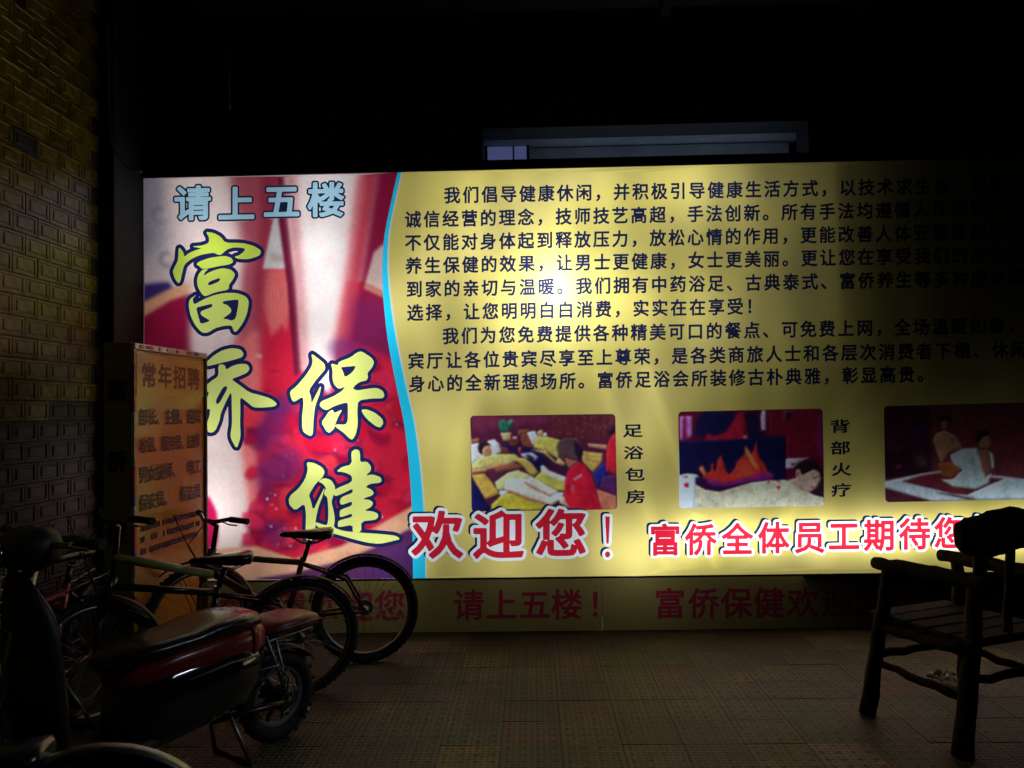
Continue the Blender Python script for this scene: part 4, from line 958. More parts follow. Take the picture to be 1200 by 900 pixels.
# small two-pane window at the left end of the recess
wn = empty('transom_window', (rx0 + .16, YB + RD - .03, Z_TOP + .12), 0, 'small bluish transom window with a dark cross bar, left end of the recess above the sign', 'window')
b = MB(); b.box((-.005, 0, .09), (.29, .012, .42)); b.build('pane', M['bluepane'], wn)
_b = M['bluepane'].node_tree.nodes['Principled BSDF']; _b.inputs['Emission Color'].default_value = (.34, .42, 1, 1); _b.inputs['Emission Strength'].default_value = .13     # glow of its own added so the bluish pane reads brighter
for nm, c, s_ in (('frame_bar', (-.155, -.012, .09), (.02, .03, .44)), ('frame_bar', (.15, -.012, .09), (.02, .03, .44)), ('frame_bar', (.045, -.012, .09), (.012, .026, .436)), ('frame_bar', (-.0025, -.0115, .115), (.285, .024, .016))):
    MB().box(c, s_).build(nm, M['frame'], wn)
# hidden tube added in place of light leaking from the sign box
bt = empty('added_recess_tube', ((rx0 + rx1) / 2 + .25, YB + .17, Z_TOP + .035), 0, 'added slim tube lamp hidden behind the top of the sign to light the recess', 'lamp')
MB().box((-.12, 0, -.015), (1.9, .05, .03)).build('added_tube_housing', M['grey_plastic'], bt)
M['added_tube_on'] = bpy.data.materials.new('added_lit_tube'); M['added_tube_on'].use_nodes = True
_b = M['added_tube_on'].node_tree.nodes['Principled BSDF']; _b.inputs['Emission Color'].default_value = (.62, .78, 1, 1); _b.inputs['Emission Strength'].default_value = 4.5
MB().tube([(-1.02, 0, .012), (.78, 0, .012)], .011, 10).build('tube', M['added_tube_on'], bt)
b = bt
# a ledge beam across the top of the view, a pipe and a hanging cable
pil = MB(); pil.box((0, 0, 2.6), (.075, .68, 5.2), bev=.006); pl = pil.build('corner_pilaster', M['pilaster']); pl.location = (X_W + .045, 4.98, 0)
tag(pl, 'narrow dark stone pilaster in the corner at the left end of the sign', 'pillar')
pp = atY(268, 85, YB - .02)
pipe = empty('wall_pipe', (pp.x, YB - .012, pp.z), 0, 'thin pale pipe running up the dark wall above the left part of the sign', 'pipe')
z1 = atY(268, 38, YB).z - pp.z; z0 = atY(268, 131, YB).z - pp.z
MB().tube([(0, 0, z0), (0, 0, z1)], .009, 8).build('tube', M['pipe'], pipe)
for zz in (z0 + .05, z1 - .06, (z0 + z1) / 2): MB().box((0, .002, zz), (.035, .02, .016)).build('clip', M['steel'], pipe)
cb = [atY(x, y, 4.62) for x, y in ((126, -20), (127, 40), (127, 100), (129, 150), (131, 168), (139, 185), (148, 196), (158, 200), (166, 201))]
tag(MB().tube(cb, .006, 6).build('cable', M['pipe']), 'thin grey cable hanging down the corner to the top left of the sign', 'cable')
# a sloping metal brace under a dark canopy
can = empty('canopy', (0, 0, 0), 0, 'dark canopy slab high above the sign with battens underneath', 'canopy')
zc = atY(600, 30, 4.2).z
MB().box((1.0, 3.9, 4.02), (6.2, 2.9, .12)).build('slab', M['plaster'], can)
for k in range(5): MB().box((-1.6 + k * 1.25, 3.9, 3.935), (.06, 2.8, .05)).build('batten', M['pilaster'], can)
br = MB(); a0 = atY(190, 40, 5.2); a1 = atY(300, 170, 5.2)
br.tube([a0, a1], .02, 4); tag(br.build('diagonal_brace', M['pilaster']), 'dark diagonal brace on the wall above the left end of the sign', 'brace')

# ------------------------------------------------------------------ unseen lamp added at the right for the cool highlight on the scooter
def added_lamp(x, y):
    s = empty('added_lamp', (x, y, 0), R(80), 'added grey lamp on a pole, unseen off to the right of the sign', 'added lamp')
    MB().tube([(0, 0, 0), (0, 0, 1.2), (0, 0, 4.4)], [.07, .055, .04], 12).build('added_lamp_pole', M['steel'], s)
    MB().tube([(0, 0, 4.35), (0, .25, 4.5), (0, .8, 4.52)], .025, 8).build('added_lamp_arm', M['steel'], s)
    hd = MB().box((0, 0, .035), (2.8, .16, .06), bev=.015).build('added_lamp_head', M['grey_plastic'], s); hd.location = (0, .9, 4.5)
    l = bpy.data.lights.new('added_lamp_light', 'AREA'); l.shape = 'RECTANGLE'; l.size = 2.7; l.size_y = .09; l.energy = 2.3; l.color = (.78, .86, 1); l.spread = R(42)
    o = bpy.data.objects.new('added_lamp_light', l); link(o); o.parent = s; o.location = (0, .9, 4.5)
    # both aimed at the scooter so that its side takes the highlight
    bpy.context.view_layer.update(); wp = s.matrix_world @ Vector((0, .9, 4.5)); dr = Vector((-1.35, 2.85, .45)) - wp
    ax_x = (s.matrix_world.to_3x3() @ Vector((1, 0, 0))).normalized(); zz_ = -dr.normalized(); xx_ = (ax_x - zz_ * ax_x.dot(zz_)).normalized(); yy_ = zz_.cross(xx_)
    rm_ = Matrix((xx_, yy_, zz_)).transposed(); o.rotation_euler = (s.matrix_world.to_3x3().inverted() @ rm_).to_euler(); hd.rotation_euler = o.rotation_euler
added_lamp(5.6, 1.6)

# ------------------------------------------------------------------ free-standing recruitment light box (switched off)
Y1, Y2 = 3.98, 4.77
q1 = atY(154.5, 399, Y1); q2 = atY(239.5, 414, Y2); q0 = atY(119, 400, Y1)
TOPZ = (q1.z + q2.z) / 2
rot = math.atan2(q2.x - q1.x, q2.y - q1.y)                       # small turn from straight back
WD = math.hypot(q2.x - q1.x, q2.y - q1.y); TK = q1.x - q0.x
M['board_orange'] = mat('faded_orange_print', (.70, .33, .045), .22, nscale=3, namt=.3)
M['board_yellow'] = mat('yellow_print', (.50, .42, .04), .4)
M['board_side'] = mat('dull_yellow_side', (.34, .28, .09), .5, nscale=4)
M['print_blue'] = mat('dark_blue_print', (.035, .008, .03), .5)
M['print_red'] = mat('dark_red_print', (.20, .015, .012), .5)
M['trim'] = mat('aluminium_trim', (.5, .5, .5), .35, metal=.8)
rb = empty('recruitment_board', (q1.x, q1.y, 0), -rot, 'tall standing box board with blue characters on a faded orange face, left of the sign', 'board')
# local frame: y runs back along the face, -x is the thickness, +x faces the sign's light
MB().box((-TK / 2, WD / 2, TOPZ / 2 + .03), (TK - .006, WD, TOPZ - .066), bev=.004).build('box_body', M['board_side'], rb)
MB().box((.0015, WD / 2 + .006, TOPZ / 2 + .02), (.006, WD - .05, TOPZ - .13)).build('front_face', M['board_orange'], rb)
MB().box((.0065, WD / 2 + .006, TOPZ - .165), (.003, WD - .052, .215)).build('heading_panel', mat('amber_print', (.74, .42, .045), .3), rb)
MB().box((.006, WD / 2, TOPZ - .022), (.022, WD, .030), bev=.003).build('top_trim', M['trim'], rb)
MB().box((.006, WD - .010, TOPZ / 2), (.022, .02, TOPZ - .08)).build('side_trim', M['frame'], rb)
# the near edge is wrapped in a strip of bright coloured print
cols = [(.55, .45, .03), (.45, .04, .05), (.55, .45, .03), (.5, .5, .5), (.45, .04, .05), (.5, .05, .06), (.05, .14, .5), (.45, .04, .06), (.5, .42, .3)]
pm = [mat('edge_print', c, .4) for c in cols]
zz = TOPZ - .04; k = 0
while zz > .2:
    h = random.uniform(.03, .14); MB().box((.0045, .008, zz - h / 2), (.018, .020, h - .001)).build('edge_strip', pm[(k * 5 + k // 3) % len(pm)] if k > 1 else pm[k], rb); zz -= h; k += 1
for i in range(7): MB().box((.019, .05 + i * .1 + random.uniform(-.02, .02), TOPZ - .022), (.004, random.uniform(.02, .06), .018)).build('top_print', pm[i % len(pm)], rb)
RF = (0, 0, R(90))
def facetext(txt, z, size, m, wx=1.0, y0=.07, gap=1.0, bold=.02):
    letters('lettering', txt, size, m, rb, (.0092, y0 + size * wx / 2, z), RF, wx=wx, gap=gap, bold=bold)
pxz = lambda py, Y: atY(200, py, Y).z
facetext('常年招聘', TOPZ - .165, .135, M['print_red'], wx=1.12, gap=1.08, bold=.03)
facetext('部长、主管、迎宾', TOPZ - .385, .092, M['print_blue'], wx=.98, y0=.05, gap=.93, bold=.022)
facetext('收银、服务员、技师', TOPZ - .530, .088, M['print_blue'], wx=.92, y0=.05, gap=.90, bold=.014)
facetext('男女技师、 电工', TOPZ - .680, .092, M['print_blue'], wx=.98, y0=.05, gap=.93, bold=.022)
facetext('保安员、 保洁员', TOPZ - .825, .092, M['print_blue'], wx=.98, y0=.05, gap=.93, bold=.022)
sm = MB(); rr_ = random.Random(3)
for row in range(3):
    yy = .07
    while yy < WD - .1:
        l_ = rr_.uniform(.012, .03); 
        if rr_.random() > .15: sm.box((.0078, yy + l_ / 2, TOPZ - .955 - row * .06 + rr_.uniform(-.003, .003)), (.002, l_ * .8, .030))
        yy += l_ + .006
sm = sm.build('small_print', M['print_blue'], rb); sm['kind'] = 'stuff'
for i, ch in enumerate('富侨保健'):
    letters('side_lettering', ch, .115, M['print_blue'], rb, (-TK / 2, -.003, atY(134, 457 + i * 84, Y1).z), (0, 0, 0), bold=.03)
for sx in (-TK + .03, -.03):
    for sy in (.05, WD - .05): MB().tube([(sx, sy, 0), (sx, sy, .05)], .02, 10).build('foot', M['black_plastic'], rb)
# ------------------------------------------------------------------ bicycles
def bicycle(label, loc, ang, r=.29, wb=.98, frame=None, steer=0.0, basket=False, rack=False, chrome=False, fenders=True, hb=.86, sd=.74, saddle_m=None, tube2=None, lean=0.0, flat_bar=True, seat_off=.10, ext=None):
    """local frame: rear contact under the origin, +x forward, z up"""
    fm = frame or M['black_paint']
    root = empty('bicycle', loc, ang, label, 'bicycle', 'vehicles parked at the left')
    root.rotation_euler = (lean, 0, ang)
    def wheel(x, rz=0.0, rear=True):
        t = MB().torus((0, 0, 0), r - .020, .020, n=48, seg=10).build('wheel', M['rubber'], root); t.location = (x, 0, r); t.rotation_euler = (0, 0, rz)
        MB().torus((0, 0, 0), r - .045, .010, n=44, seg=6, flat=1.4).build('rim', M['steel'], t)
        sp = MB(); ns = 28
        for k in range(ns):
            a = 2 * PI * k / ns; a2 = a + (.5 if k % 2 else -.5); s_ = .025 if (k // 2) % 2 else -.025
            sp.tube([(.02 * math.cos(a2), s_, .02 * math.sin(a2)), ((r - .05) * math.cos(a), 0, (r - .05) * math.sin(a))], .0011, 4, caps=False)
        sp.build('spokes', M['steel'], t)
        h = MB().tube([(0, -.045, 0), (0, -.028, 0), (0, .028, 0), (0, .045, 0)], [.012, .022, .022, .012], 12)
        if rear: h.disc((0, -.035, 0), .042, .006)
        h.build('hub', M['steel'], t)
        tr = MB()
        for k in range(60):
            a = 2 * PI * k / 60; d = Vector((math.cos(a), 0, math.sin(a))); tr.box(d * (r - .001) + Vector((0, .006 if k % 2 else -.006, 0)), (.012, .022, .004), rot=Matrix.Rotation(-a - PI / 2, 3, 'Y'))
        tr.build('tread', M['rubber'], t)
        return t
    wheel(0)
    hx = wb - .085; hz = r + .36                                  # head tube
    wheel(wb, steer, False)
    bbx = .42; bbz = r - .02
    stx = bbx - seat_off - .06; stz = sd - .12
    f = MB()
    f.tube([(bbx, 0, bbz), (stx, 0, stz)], .016, 10)
    f.tube([(hx + .02, 0, hz - .03), (stx + .01, 0, stz - .03)], .017, 10)
    f.tube([(hx + .045, 0, hz - .10), (bbx, 0, bbz)], .021, 10)
    f.tube([(hx + .05, 0, hz - .12), (hx + .01, 0, hz + .01)], .022, 12)
    f.tube([(bbx, -.04, bbz), (bbx, .04, bbz)], .022, 12)
    for s_ in (-1, 1):
        f.tube([(bbx - .02, s_ * .02, bbz), (.12, s_ * .05, r), (0, s_ * .055, r)], .010, 8)
        f.tube([(stx, s_ * .015, stz - .04), (.10, s_ * .05, r + .18), (0, s_ * .055, r)], .009, 8)
    f.build('frame', fm, root)
    if tube2: MB().tube([(hx + .01, 0, hz + .10), (stx + .02, 0, stz + .055)], .020, 12).build('top_tube', tube2, root)
    fk = MB(); c, s2 = math.cos(steer), math.sin(steer)
    for s_ in (-1, 1): fk.tube([(hx + .05, s_ * .035, hz - .14), (hx + .07, s_ * .05, hz - .22), (wb - .01, s_ * .055, r)], [.014, .013, .010], 8)
    fk.box((hx + .052, 0, hz - .145), (.04, .10, .03), bev=.006); fk.build('fork', fm, root)
    st = MB().tube([(hx + .01, 0, hz), (hx - .01, 0, hb - .05), (hx + .03, 0, hb - .02)], .014, 10).build('stem', M['black_paint'], root)
    bar = MB(); W = .29
    bp = [(-.07, -W, .015), (-.03, -W * .6, .02), (0, -.07, 0), (0, .07, 0), (-.03, W * .6, .02), (-.07, W, .015)]
    rm = Matrix.Rotation(steer, 3, 'Z')
    off = Vector((hx + .03, 0, hb - .02)); bp = [rm @ Vector(p) + off for p in bp]
    hbm = bar.tube(bp, .011, 8).build('handlebar', M['black_paint'], root)
    for a, b_ in ((bp[0], bp[1]), (bp[5], bp[4])):
        d = (b_ - a).normalized(); MB().tube([a - d * .01, a + d * .02, a + d * .11], [.017, .015, .016], 10).build('grip', M['rubber'], hbm)
        q = a + d * .13; MB().tube([q, q + Vector((.035, 0, -.01)), a + d * .05 + Vector((.05, 0, -.02)), a + d * .0 + Vector((.045, 0, -.02))], .004, 6).build('brake_lever', M['steel'], hbm)
    cb_ = MB().tube([bp[4] + Vector((.03, 0, 0)), bp[4] + Vector((.12, -.04, -.01)), off + Vector((.10, .02, -.12)), Vector((hx + .05, .02, hz - .12))], .003, 5)
    cb_.tube([bp[1] + Vector((.03, 0, 0)), bp[1] + Vector((.13, .05, 0)), off + Vector((.11, -.02, -.14)), Vector((hx + .05, -.02, hz - .14))], .003, 5); cb_.build('brake_cable', M['black_plastic'], root)
    MB().tube([(stx - .0, 0, stz - .02), (stx - .035, 0, sd - .03)], .013, 10).build('seat_post', M['steel'] if chrome else M['black_paint'], root)
    sx = stx - .03
    s = MB(); s.loft([(sx - .13, 0, .045, sd - .01, sd + .028), (sx - .115, 0, .075, sd - .025, sd + .036), (sx - .05, 0, .078, sd - .028, sd + .032), (sx + .02, 0, .045, sd - .02, sd + .026), (sx + .09, 0, .024, sd - .012, sd + .024), (sx + .14, 0, .020, sd - .008, sd + .022), (sx + .155, 0, .010, sd - .002, sd + .014)], n=16)
    sdl = s.build('saddle', saddle_m or M['vinyl'], root)
    rl = MB()
    for s_ in (-1, 1): rl.tube([(sx - .11, s_ * .03, sd - .015), (sx - .04, s_ * .022, sd - .045), (sx + .03, s_ * .02, sd - .045), (sx + .10, s_ * .01, sd - .005)], .0035, 6)
    rl.build('saddle_rail', M['steel'], sdl)
    cr = MB().torus((bbx, -.05, bbz), .075, .004, n=36, seg=6); cr.disc((bbx, -.05, bbz), .03, .006)
    for k in range(5): a = 2 * PI * k / 5; cr.tube([(bbx, -.05, bbz), (bbx + .074 * math.cos(a), -.05, bbz + .074 * math.sin(a))], .005, 4)
    for k in range(36): a = 2 * PI * k / 36; cr.box((bbx + .081 * math.cos(a), -.05, bbz + .081 * math.sin(a)), (.007, .003, .007))
    ck = cr.build('chainring', M['steel'], root)
    for s_ in (-1, 1):
        a = Vector((bbx, s_ * .065, bbz)); b_ = a + Vector((.12 * s_, s_ * .012, -.11)); MB().tube([a, b_], .009, 8).build('crank_arm', M['steel'], root)
        p = MB().box(b_ + Vector((0, s_ * .055, 0)), (.085, .075, .022), bev=.005).build('pedal', M['black_plastic'], root)
    ch = MB(); ch.tube([(0, -.04, r + .042), (bbx, -.05, bbz + .08)], .004, 4); ch.tube([(0, -.04, r - .042), (bbx, -.05, bbz - .08)], .004, 4); ch.build('chain', M['steel'], root)
    if fenders:
        fmz = M['steel'] if chrome else M['black_plastic']
        for x, a0, a1 in ((0, R(10), R(150)), (wb, R(50), R(190))):
            g = MB(); n = 24
            vs = []; fs = []
            for i in range(n + 1):
                a = a0 + (a1 - a0) * i / n
                for k in range(5):
                    q = -1 + k * .5; rr = r + .018 - .008 * q * q; vs.append((x + rr * math.cos(a), q * .028, r + rr * math.sin(a)))
                for k in range(5):
                    q = 1 - k * .5; rr = r + .0155 - .008 * q * q; vs.append((x + rr * math.cos(a), q * .026, r + rr * math.sin(a)))
            for i in range(n):
                for k in range(10): l = (k + 1) % 10; fs.append((i * 10 + k, i * 10 + l, (i + 1) * 10 + l, (i + 1) * 10 + k))
            g.add(vs, fs, True)
            am = a0 + .3
            for s_ in (-1, 1): g.tube([(x, s_ * .055, r), (x + (r + .014) * math.cos(am), s_ * .026, r + (r + .014) * math.sin(am))], .0025, 5)
            g.build('mudguard', fmz, root)
    if rack:
        k_ = MB()
        for s_ in (-1, 1):
            k_.tube([(stx - .02, s_ * .03, r + .33), (-.2, s_ * .06, r + .33)], .005, 6); k_.tube([(0, s_ * .06, r), (-.08, s_ * .06, r + .33)], .005, 6)
        for i in range(5): k_.tube([(-.2 + i * .08, -.06, r + .33), (-.2 + i * .08, .06, r + .33)], .004, 6)
        k_.build('rear_rack', M['steel'], root)
    if basket:
        bk = MB(); bx0, bz0, bz1 = hx + .10, hb - .30, hb - .04
        def ring(z, gx, gy): return [(bx0 - .0, -gy, z), (bx0 + gx, -gy, z), (bx0 + gx, gy, z), (bx0, gy, z), (bx0, -gy, z)]
        for i in range(7):
            t = i / 6; bk.tube(ring(bz0 + (bz1 - bz0) * t, .19 + .05 * t, .12 + .03 * t), .003 if i < 6 else .005, 5)
        for i in range(9):
            for sgn in (-1, 1): t = i / 8; bk.tube([(bx0 + .19 * t, sgn * .12, bz0), (bx0 + .24 * t, sgn * .15, bz1)], .0022, 4)
            bk.tube([(bx0 + .19, -.12 + .24 * t, bz0), (bx0 + .24, -.15 + .3 * t, bz1)], .0022, 4); bk.tube([(bx0, -.12 + .24 * t, bz0), (bx0, -.15 + .3 * t, bz1)], .0022, 4)
            bk.tube([(bx0, -.12 + .24 * t, bz0), (bx0 + .19, -.12 + .24 * t, bz0)], .0022, 4)
        bk.build('basket', M['steel'], root)
    kx = MB().tube([(bbx - .06, .03, bbz - .03), (bbx - .12, .14, .005)], .008, 8).build('kickstand', M['steel'], root)
    refl = MB().disc((-.0 - (r + .03) * math.cos(R(30)), 0, r + (r + .03) * math.sin(R(30))), .018, .01, 'x', 12)
    return root

gA = ground(428, 777); YA = 4.42
rear = atY(428, 717, YA)
bikeA = bicycle('dark mountain bicycle with a black saddle standing against the red picture, nearest to the sign', (rear.x, YA, 0), R(190), r=.292, wb=.88, frame=M['gold_paint'], steer=R(36), hb=.83, sd=.715, seat_off=.03, fenders=True)
rb_ = atY(352, 750, 3.92)
bikeB = bicycle('dark bicycle with a pale green top tube in front of the recruitment board', (rb_.x, 3.92, 0), R(180 + 24), r=.285, wb=.90, steer=R(25), hb=.93, sd=.69, tube2=M['pale_green'], rack=False, fenders=True, seat_off=-.02)
bikeE = bicycle('red framed bicycle with a wire basket in the dark beside the tiled side wall', (-2.12, 3.78, 0), R(-82), r=.29, wb=.96, frame=M['red_paint'], steer=R(8), basket=True, hb=.92, sd=.76, rack=True)
bikeD = bicycle('bicycle with chrome mudguards at the bottom left corner, mostly out of the picture', (-1.03, 1.86, 0), R(180 + 12), r=.30, wb=1.0, steer=R(5), chrome=True, hb=.9, sd=.60, rack=False)

# ------------------------------------------------------------------ electric scooter
def scooter(label, loc, ang):
    root = empty('electric_scooter', loc, ang, label, 'scooter', 'vehicles parked at the left')
    r = .185
    def wheel(x):
        t = MB().torus((0, 0, 0), r - .032, .032, n=44, seg=12).build('wheel', M['rubber'], root); t.location = (x, 0, r)
        rm = MB().torus((0, 0, 0), r - .062, .012, n=36, seg=8, flat=1.6)
        for k in range(6):
            a = 2 * PI * k / 6; rm.tube([(.03 * math.cos(a), 0, .03 * math.sin(a)), ((r - .065) * math.cos(a), 0, (r - .065) * math.sin(a))], .010, 6)
        rm.build('rim', M['grey_plastic'], t)
        MB().tube([(0, -.06, 0), (0, -.05, 0), (0, .05, 0), (0, .06, 0)], [.03, .052, .052, .03], 20).build('hub_motor' if x == 0 else 'hub', M['black_plastic'], t)
        MB().torus((0, .035, 0), .068, .003, n=30, seg=6).build('brake_disc', M['steel'], t)
        tr = MB()
        for k in range(40):
            a = 2 * PI * k / 40; d = Vector((math.cos(a), 0, math.sin(a))); tr.box(d * (r - .001) + Vector((0, .012 if k % 2 else -.012, 0)), (.014, .026, .004), rot=Matrix.Rotation(-a - PI / 2, 3, 'Y'))
        tr.build('tread', M['rubber'], t)
    wheel(0); wheel(1.16)
    # rear body in two shells: glossy black side below, red upper round the tail, seat over both
    MB().loft([(.10, 0, .05, .30, .40), (.13, 0, .095, .26, .47), (.24, 0, .150, .21, .52), (.36, 0, .157, .19, .53), (.55, 0, .158, .17, .525), (.66, 0, .14, .17, .48), (.71, 0, .08, .18, .42)], n=36, p=2.25).build('side_fairing', M['gloss_black'], root)
    MB().loft([(.055, 0, .06, .47, .58), (.075, 0, .10, .44, .612), (.15, 0, .128, .43, .622), (.30, 0, .142, .45, .618), (.45, 0, .140, .47, .60), (.58, 0, .12, .46, .57), (.64, 0, .07, .46, .52)], n=24, p=3.2).build('upper_fairing', M['red_paint'], root)
    MB().loft([(.046, 0, .05, .50, .575), (.052, 0, .088, .475, .60), (.085, 0, .106, .455, .617), (.13, 0, .130, .44, .6235)], n=24, p=3.2).build('tail_lamp', M['tail_red'], root)
    MB().loft([(.07, 0, .07, .60, .640), (.09, 0, .115, .592, .668), (.18, 0, .142, .592, .684), (.30, 0, .146, .59, .676), (.38, 0, .143, .585, .655), (.52, 0, .135, .57, .648), (.64, 0, .10, .55, .635), (.69, 0, .05, .55, .60)], n=24, p=3.0).build('seat', M['vinyl'], root)
    MB().tube([(.08, -.14, .595), (.3, -.151, .588), (.55, -.142, .566)], .004, 6).build('seat_piping', M['pale_green'], root)
    for s_ in (-1, 1):
        MB().tube([(.20, s_ * .150, .43), (.34, s_ * .166, .44), (.52, s_ * .168, .425)], .005, 6).build('side_moulding', M['grey_plastic'], root)
    # floor, leg shield, steering
    MB().loft([(.60, 0, .12, .20, .27), (.70, 0, .15, .18, .25), (.90, 0, .15, .18, .25), (1.0, 0, .12, .19, .30)], n=20, p=4).build('floorboard', M['black_plastic'], root)
    MB().loft([(.93, 0, .16, .24, .40, 3), (.955, 0, .20, .26, .62, 3), (.975, 0, .205, .30, .80, 3), (1.01, 0, .15, .34, .88, 2.6), (1.04, 0, .07, .42, .90, 2.2)], n=24).build('leg_shield', M['black_plastic'], root)
    MB().tube([(1.13, 0, .34), (1.05, 0, .55), (.97, 0, .93)], .022, 12).build('steering_column', M['steel'], root)
    fk = MB()
    for s_ in (-1, 1): fk.tube([(1.10, s_ * .075, .42), (1.16, s_ * .075, r)], .016, 10)
    fk.box((1.10, 0, .42), (.05, .19, .03), bev=.006); fk.build('front_fork', M['black_paint'], root)
    g = MB(); vs = []; fs = []; n = 16
    for i in range(n + 1):
        a = R(20) + R(150) * i / n
        for k in range(5): q = -1 + k * .5; rr = r + .035 - .012 * q * q; vs.append((1.16 + rr * math.cos(a), q * .055, r + rr * math.sin(a)))
        for k in range(5): q = 1 - k * .5; rr = r + .031 - .012 * q * q; vs.append((1.16 + rr * math.cos(a), q * .052, r + rr * math.sin(a)))
    for i in range(n):
        for k in range(10): l = (k + 1) % 10; fs.append((i * 10 + k, i * 10 + l, (i + 1) * 10 + l, (i + 1) * 10 + k))
    g.add(vs, fs, True); g.build('front_mudguard', M['black_plastic'], root)
    MB().loft([(.90, 0, .05, .93, .98), (.93, 0, .11, .90, 1.02), (.99, 0, .13, .88, 1.03), (1.05, 0, .09, .90, 1.0), (1.08, 0, .05, .92, .97)], n=20).build('handlebar_cowl', M['black_plastic'], root)
    hbm = MB().tube([(.92, -.32, .985), (.96, -.18, .975), (.98, 0, .965), (.96, .18, .975), (.92, .32, .985)], .012, 8).build('handlebar', M['steel'], root)
    for s_ in (-1, 1):
        MB().tube([(.917, s_ * .335, .986), (.94, s_ * .235, .98)], .018, 10).build('grip', M['rubber'], hbm)
        MB().tube([(.95, s_ * .21, .985), (.98, s_ * .25, .98), (.965, s_ * .34, .975)], .005, 6).build('brake_lever', M['steel'], hbm)
    MB().disc((1.083, 0, .945), .042, .012, 'x', 20).build('headlight', M['chrome'], root)
    # pillion pad on a tubular carrier behind the seat
    c = MB()
    for s_ in (-1, 1):
        c.tube([(.14, s_ * .07, .50), (.02, s_ * .075, .515), (-.17, s_ * .075, .52)], .007, 8); c.tube([(.0, s_ * .085, r + .0), (-.02, s_ * .08, .35), (.02, s_ * .075, .515)], .006, 8)
    for x in (-.16, -.07, .02): c.tube([(x, -.075, .52), (x, .075, .52)], .006, 6)
    c.build('carrier', M['steel'], root)
    MB().loft([(-.205, 0, .05, .530, .560), (-.195, 0, .095, .526, .580), (-.12, 0, .112, .526, .592), (0, 0, .114, .526, .588), (.055, 0, .09, .526, .572), (.065, 0, .05, .53, .56)], n=20, p=3.6).build('pillion_pad', M['dark_red'], root)
    MB().tube([(-.20, -.098, .556), (-.12, -.115, .560), (0, -.117, .558), (.055, -.095, .552)], .005, 6).build('pad_piping', M['grey_plastic'], root)
    MB().tube([(-.20, .098, .556), (-.12, .115, .560), (0, .117, .558), (.055, .095, .552)], .005, 6).build('pad_piping', M['grey_plastic'], root)
    for s_ in (-1, 1):
        sp = MB(); pts = []
        for k in range(60):
            t = k / 59; a = t * 2 * PI * 7; p = Vector((.02 + .09 * t, s_ * .085, r + .03 + .22 * t)); pts.append(p + Vector((.016 * math.cos(a), .016 * math.sin(a), 0)))
        sp.tube(pts, .003, 5); sp.tube([(.01, s_ * .085, r), (.12, s_ * .085, r + .29)], .007, 8); sp.build('shock_absorber', M['steel'], root)
        MB().tube([(.35, s_ * .05, .20), (.1, s_ * .08, r), (0, s_ * .08, r)], .014, 8).build('swing_arm', M['black_paint'], root)
    g = MB(); vs = []; fs = []
    for i in range(n + 1):
        a = R(25) + R(120) * i / n
        for k in range(5): q = -1 + k * .5; rr = r + .030 - .012 * q * q; vs.append((rr * math.cos(a), q * .050, r + rr * math.sin(a)))
        for k in range(5): q = 1 - k * .5; rr = r + .026 - .012 * q * q; vs.append((rr * math.cos(a), q * .047, r + rr * math.sin(a)))
    for i in range(n):
        for k in range(10): l = (k + 1) % 10; fs.append((i * 10 + k, i * 10 + l, (i + 1) * 10 + l, (i + 1) * 10 + k))
    g.add(vs, fs, True); g.build('rear_mudguard', M['black_plastic'], root)
    st = MB()
    for s_ in (-1, 1): st.tube([(.28, s_ * .07, .20), (.22, s_ * .12, .005)], .009, 8)
    st.tube([(.22, -.12, .01), (.22, .12, .01)], .009, 8); st.build('centre_stand', M['steel'], root)
    MB().tube([(.0, .06, r), (.02, .10, r + .10), (.09, .12, r + .17), (.22, .11, .36)], .004, 6).build('brake_cable', M['grey_plastic'], root)
    MB().tube([(-.11, .05, .10), (-.11, .062, .10), (-.11, .067, .10)], [.013, .012, .006], 12).build('reflector', M['chrome'], root)
    for o in root.children:
        n_ = o.name.split('.')[0]
        if n_ in ('seat', 'seat_piping', 'upper_fairing', 'tail_lamp'):
            for v in o.data.vertices: v.co.x += .075; v.co.z = .2 + (v.co.z - .2) * .83
        elif n_ in ('pillion_pad', 'pad_piping', 'carrier'):
            for v in o.data.vertices: v.co.x += .045; v.co.z -= .065
    return root
gs = atY(325, 815, 3.40)
scoot = scooter('electric scooter with glossy black side, red rear and a dark red pillion pad, front left', (gs.x, 3.40, 0), math.atan2(-.83, -.56))
# ------------------------------------------------------------------ rustic log armchair at the right
def log(pts, rads, seg=12, wob=.006, seed=0):
    """a peeled branch: uneven radius and slight crookedness"""
    out = []; rr = []; rg = random.Random(seed); P = [Vector(p) for p in pts]
    n = 7
    for i in range(len(P) - 1):
        for k in range(n if i < len(P) - 2 else n + 1):
            t = k / n; q = P[i].lerp(P[i + 1], t); e = 0 if (i == 0 and k == 0) or (i == len(P) - 2 and k == n) else 1
            out.append(q + Vector((rg.uniform(-wob, wob), rg.uniform(-wob, wob), rg.uniform(-wob, wob))) * e); rr.append((rads[i] * (1 - t) + rads[i + 1] * t) * (1 + rg.uniform(-.06, .06)))
    return MB().tube(out, rr, seg)
chair = None
bp_ = ground(1128, 886); fp_ = ground(1016, 836)
# local frame: origin under the back left leg foot; +y towards the front of the chair (towards the sign), +x across
d = (fp_ - bp_); ang = math.atan2(-d.x, d.y)
chair = empty('log_armchair', (bp_.x, bp_.y, 0), ang, 'dark rustic log armchair with a thick slab back at the right edge, facing the sign', 'chair')
DPT = d.length; WX = .62
armz = .66; seatz = .42
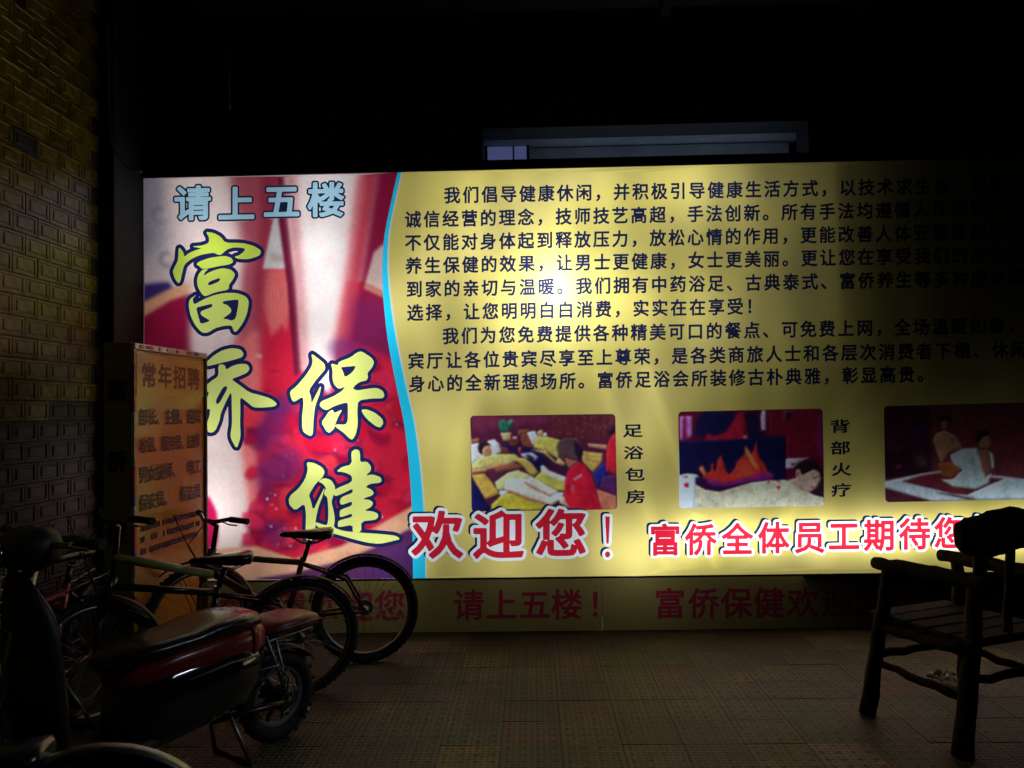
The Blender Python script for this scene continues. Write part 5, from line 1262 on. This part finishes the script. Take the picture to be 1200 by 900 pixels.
# leg tops lean inward
fl = Vector((0, DPT, 0)); flt = Vector((.10, DPT - .05, armz - .02)); bl = Vector((0, 0, 0)); blt = Vector((.10, .06, armz)); 
def X(v, s): return Vector((WX - v.x if s else v.x, v.y, v.z))
for s_ in (0, 1):
    log([X(fl, s_), X(flt, s_)], [.036, .027], seed=3 + s_).build('leg', M['wood'], chair)
    log([X(bl, s_), X(Vector((.12, .03, .5)), s_), X(Vector((.17, .0, .93)), s_)], [.040, .031, .022], seed=5 + s_).build('leg', M['wood'], chair)
    log([X(Vector((.135, -.05, armz - .005)), s_), X(Vector((.125, DPT / 2, armz + .0)), s_), X(Vector((.105, DPT + .03, armz - .005)), s_)], [.030, .033, .028], seed=9 + s_).build('armrest', M['wood'], chair)
    log([X(Vector((.05, .03, .21)), s_), X(Vector((.045, DPT - .02, .23)), s_)], [.018, .016], seed=12 + s_).build('stretcher', M['wood'], chair)
    log([X(Vector((.07, .03, seatz - .035)), s_), X(Vector((.07, DPT - .01, seatz - .035)), s_)], [.024, .024], seed=15 + s_).build('seat_rail', M['wood'], chair)
log([(.05, DPT - .02, .26), (WX - .05, DPT - .02, .25)], [.018, .018], seed=20).build('stretcher', M['wood'], chair)
log([(.05, .03, .27), (WX - .05, .03, .26)], [.018, .018], seed=21).build('stretcher', M['wood'], chair)
# seat planks
for k in range(5):
    w_ = (DPT + .06) / 5; y = -.01 + (k + .5) * w_
    b = MB(); b.box((WX / 2, y, seatz + random.uniform(-.003, .004)), (WX - .14, w_ - .008, .035), bev=.006); b.build('seat_plank', M['wood'], chair)
# back slab: half log with a wavy natural edge, thick
def slab(x0, x1, z0, z1, y, th, seed):
    rg = random.Random(seed); n = 26; vs = []; fs = []; m = 10
    for i in range(n + 1):
        t = i / n; x = x0 + (x1 - x0) * t; e = math.sin(PI * min(1, min(t, 1 - t) * 9 + .08) / 2)
        a = z0 + .012 * math.sin(t * 11 + seed) + rg.uniform(-.003, .003); c = z1 + .014 * math.sin(t * 9 + 2 * seed) + rg.uniform(-.004, .004)
        mid = (a + c) / 2; h = (c - a) / 2 * (.62 + .38 * e)
        for k in range(m):
            q = 2 * PI * k / m; vs.append((x, y + th / 2 * math.copysign(abs(math.cos(q)) ** .7, math.cos(q)) * (.7 + .3 * e), mid + h * math.copysign(abs(math.sin(q)) ** .7, math.sin(q))))
    for i in range(n):
        for k in range(m): l = (k + 1) % m; fs.append((i * m + k, i * m + l, (i + 1) * m + l, (i + 1) * m + k))
    b = MB(); b.add(vs, fs, True); b.f.append(tuple(range(m))[::-1]); b.f.append(tuple(n * m + k for k in range(m))); b.sm += [False, False]
    return b
slab(-.02, WX + .02, .775, .945, -.03, .055, 2).build('back_slab', M['wood'], chair)
for x in (WX / 2,): log([(x, .03, seatz), (x, .0, .80)], [.018, .018], seed=31).build('back_post', M['wood'], chair)

# a log stool / table standing behind the chair, only its dark shape shows
# crumpled clear plastic on the floor below the chair, and a pale packet
def crumple(name, loc, size, seed, m, label, cat, hgt=.5):
    bm = bmesh.new(); bmesh.ops.create_icosphere(bm, subdivisions=4, radius=1.0); rg = random.Random(seed)
    for v in bm.verts:
        q = v.co * 1.6 + Vector((seed, 0, 0)); nn = noise.noise(q * 1.3) * .45 + abs(noise.noise(q * 3.1)) * .35 + abs(noise.noise(q * 7)) * .12
        v.co = v.co * (.7 + nn); v.co = Vector((v.co.x * size, v.co.y * size * .8, max(0, v.co.z * size * hgt + size * hgt * .35)))
    bm.verts.index_update(); b = MB(); b.add([v.co.copy() for v in bm.verts], [[v.index for v in f.verts] for f in bm.faces]); bm.free()
    o = b.build(name, m); o.location = loc; tag(o, label, cat); return o
g1 = ground(1106, 800); crumple('plastic_bag', (g1.x, g1.y, .001), .085, 2, M['bag'], 'crumpled clear plastic bag on the floor under the log armchair', 'bag')
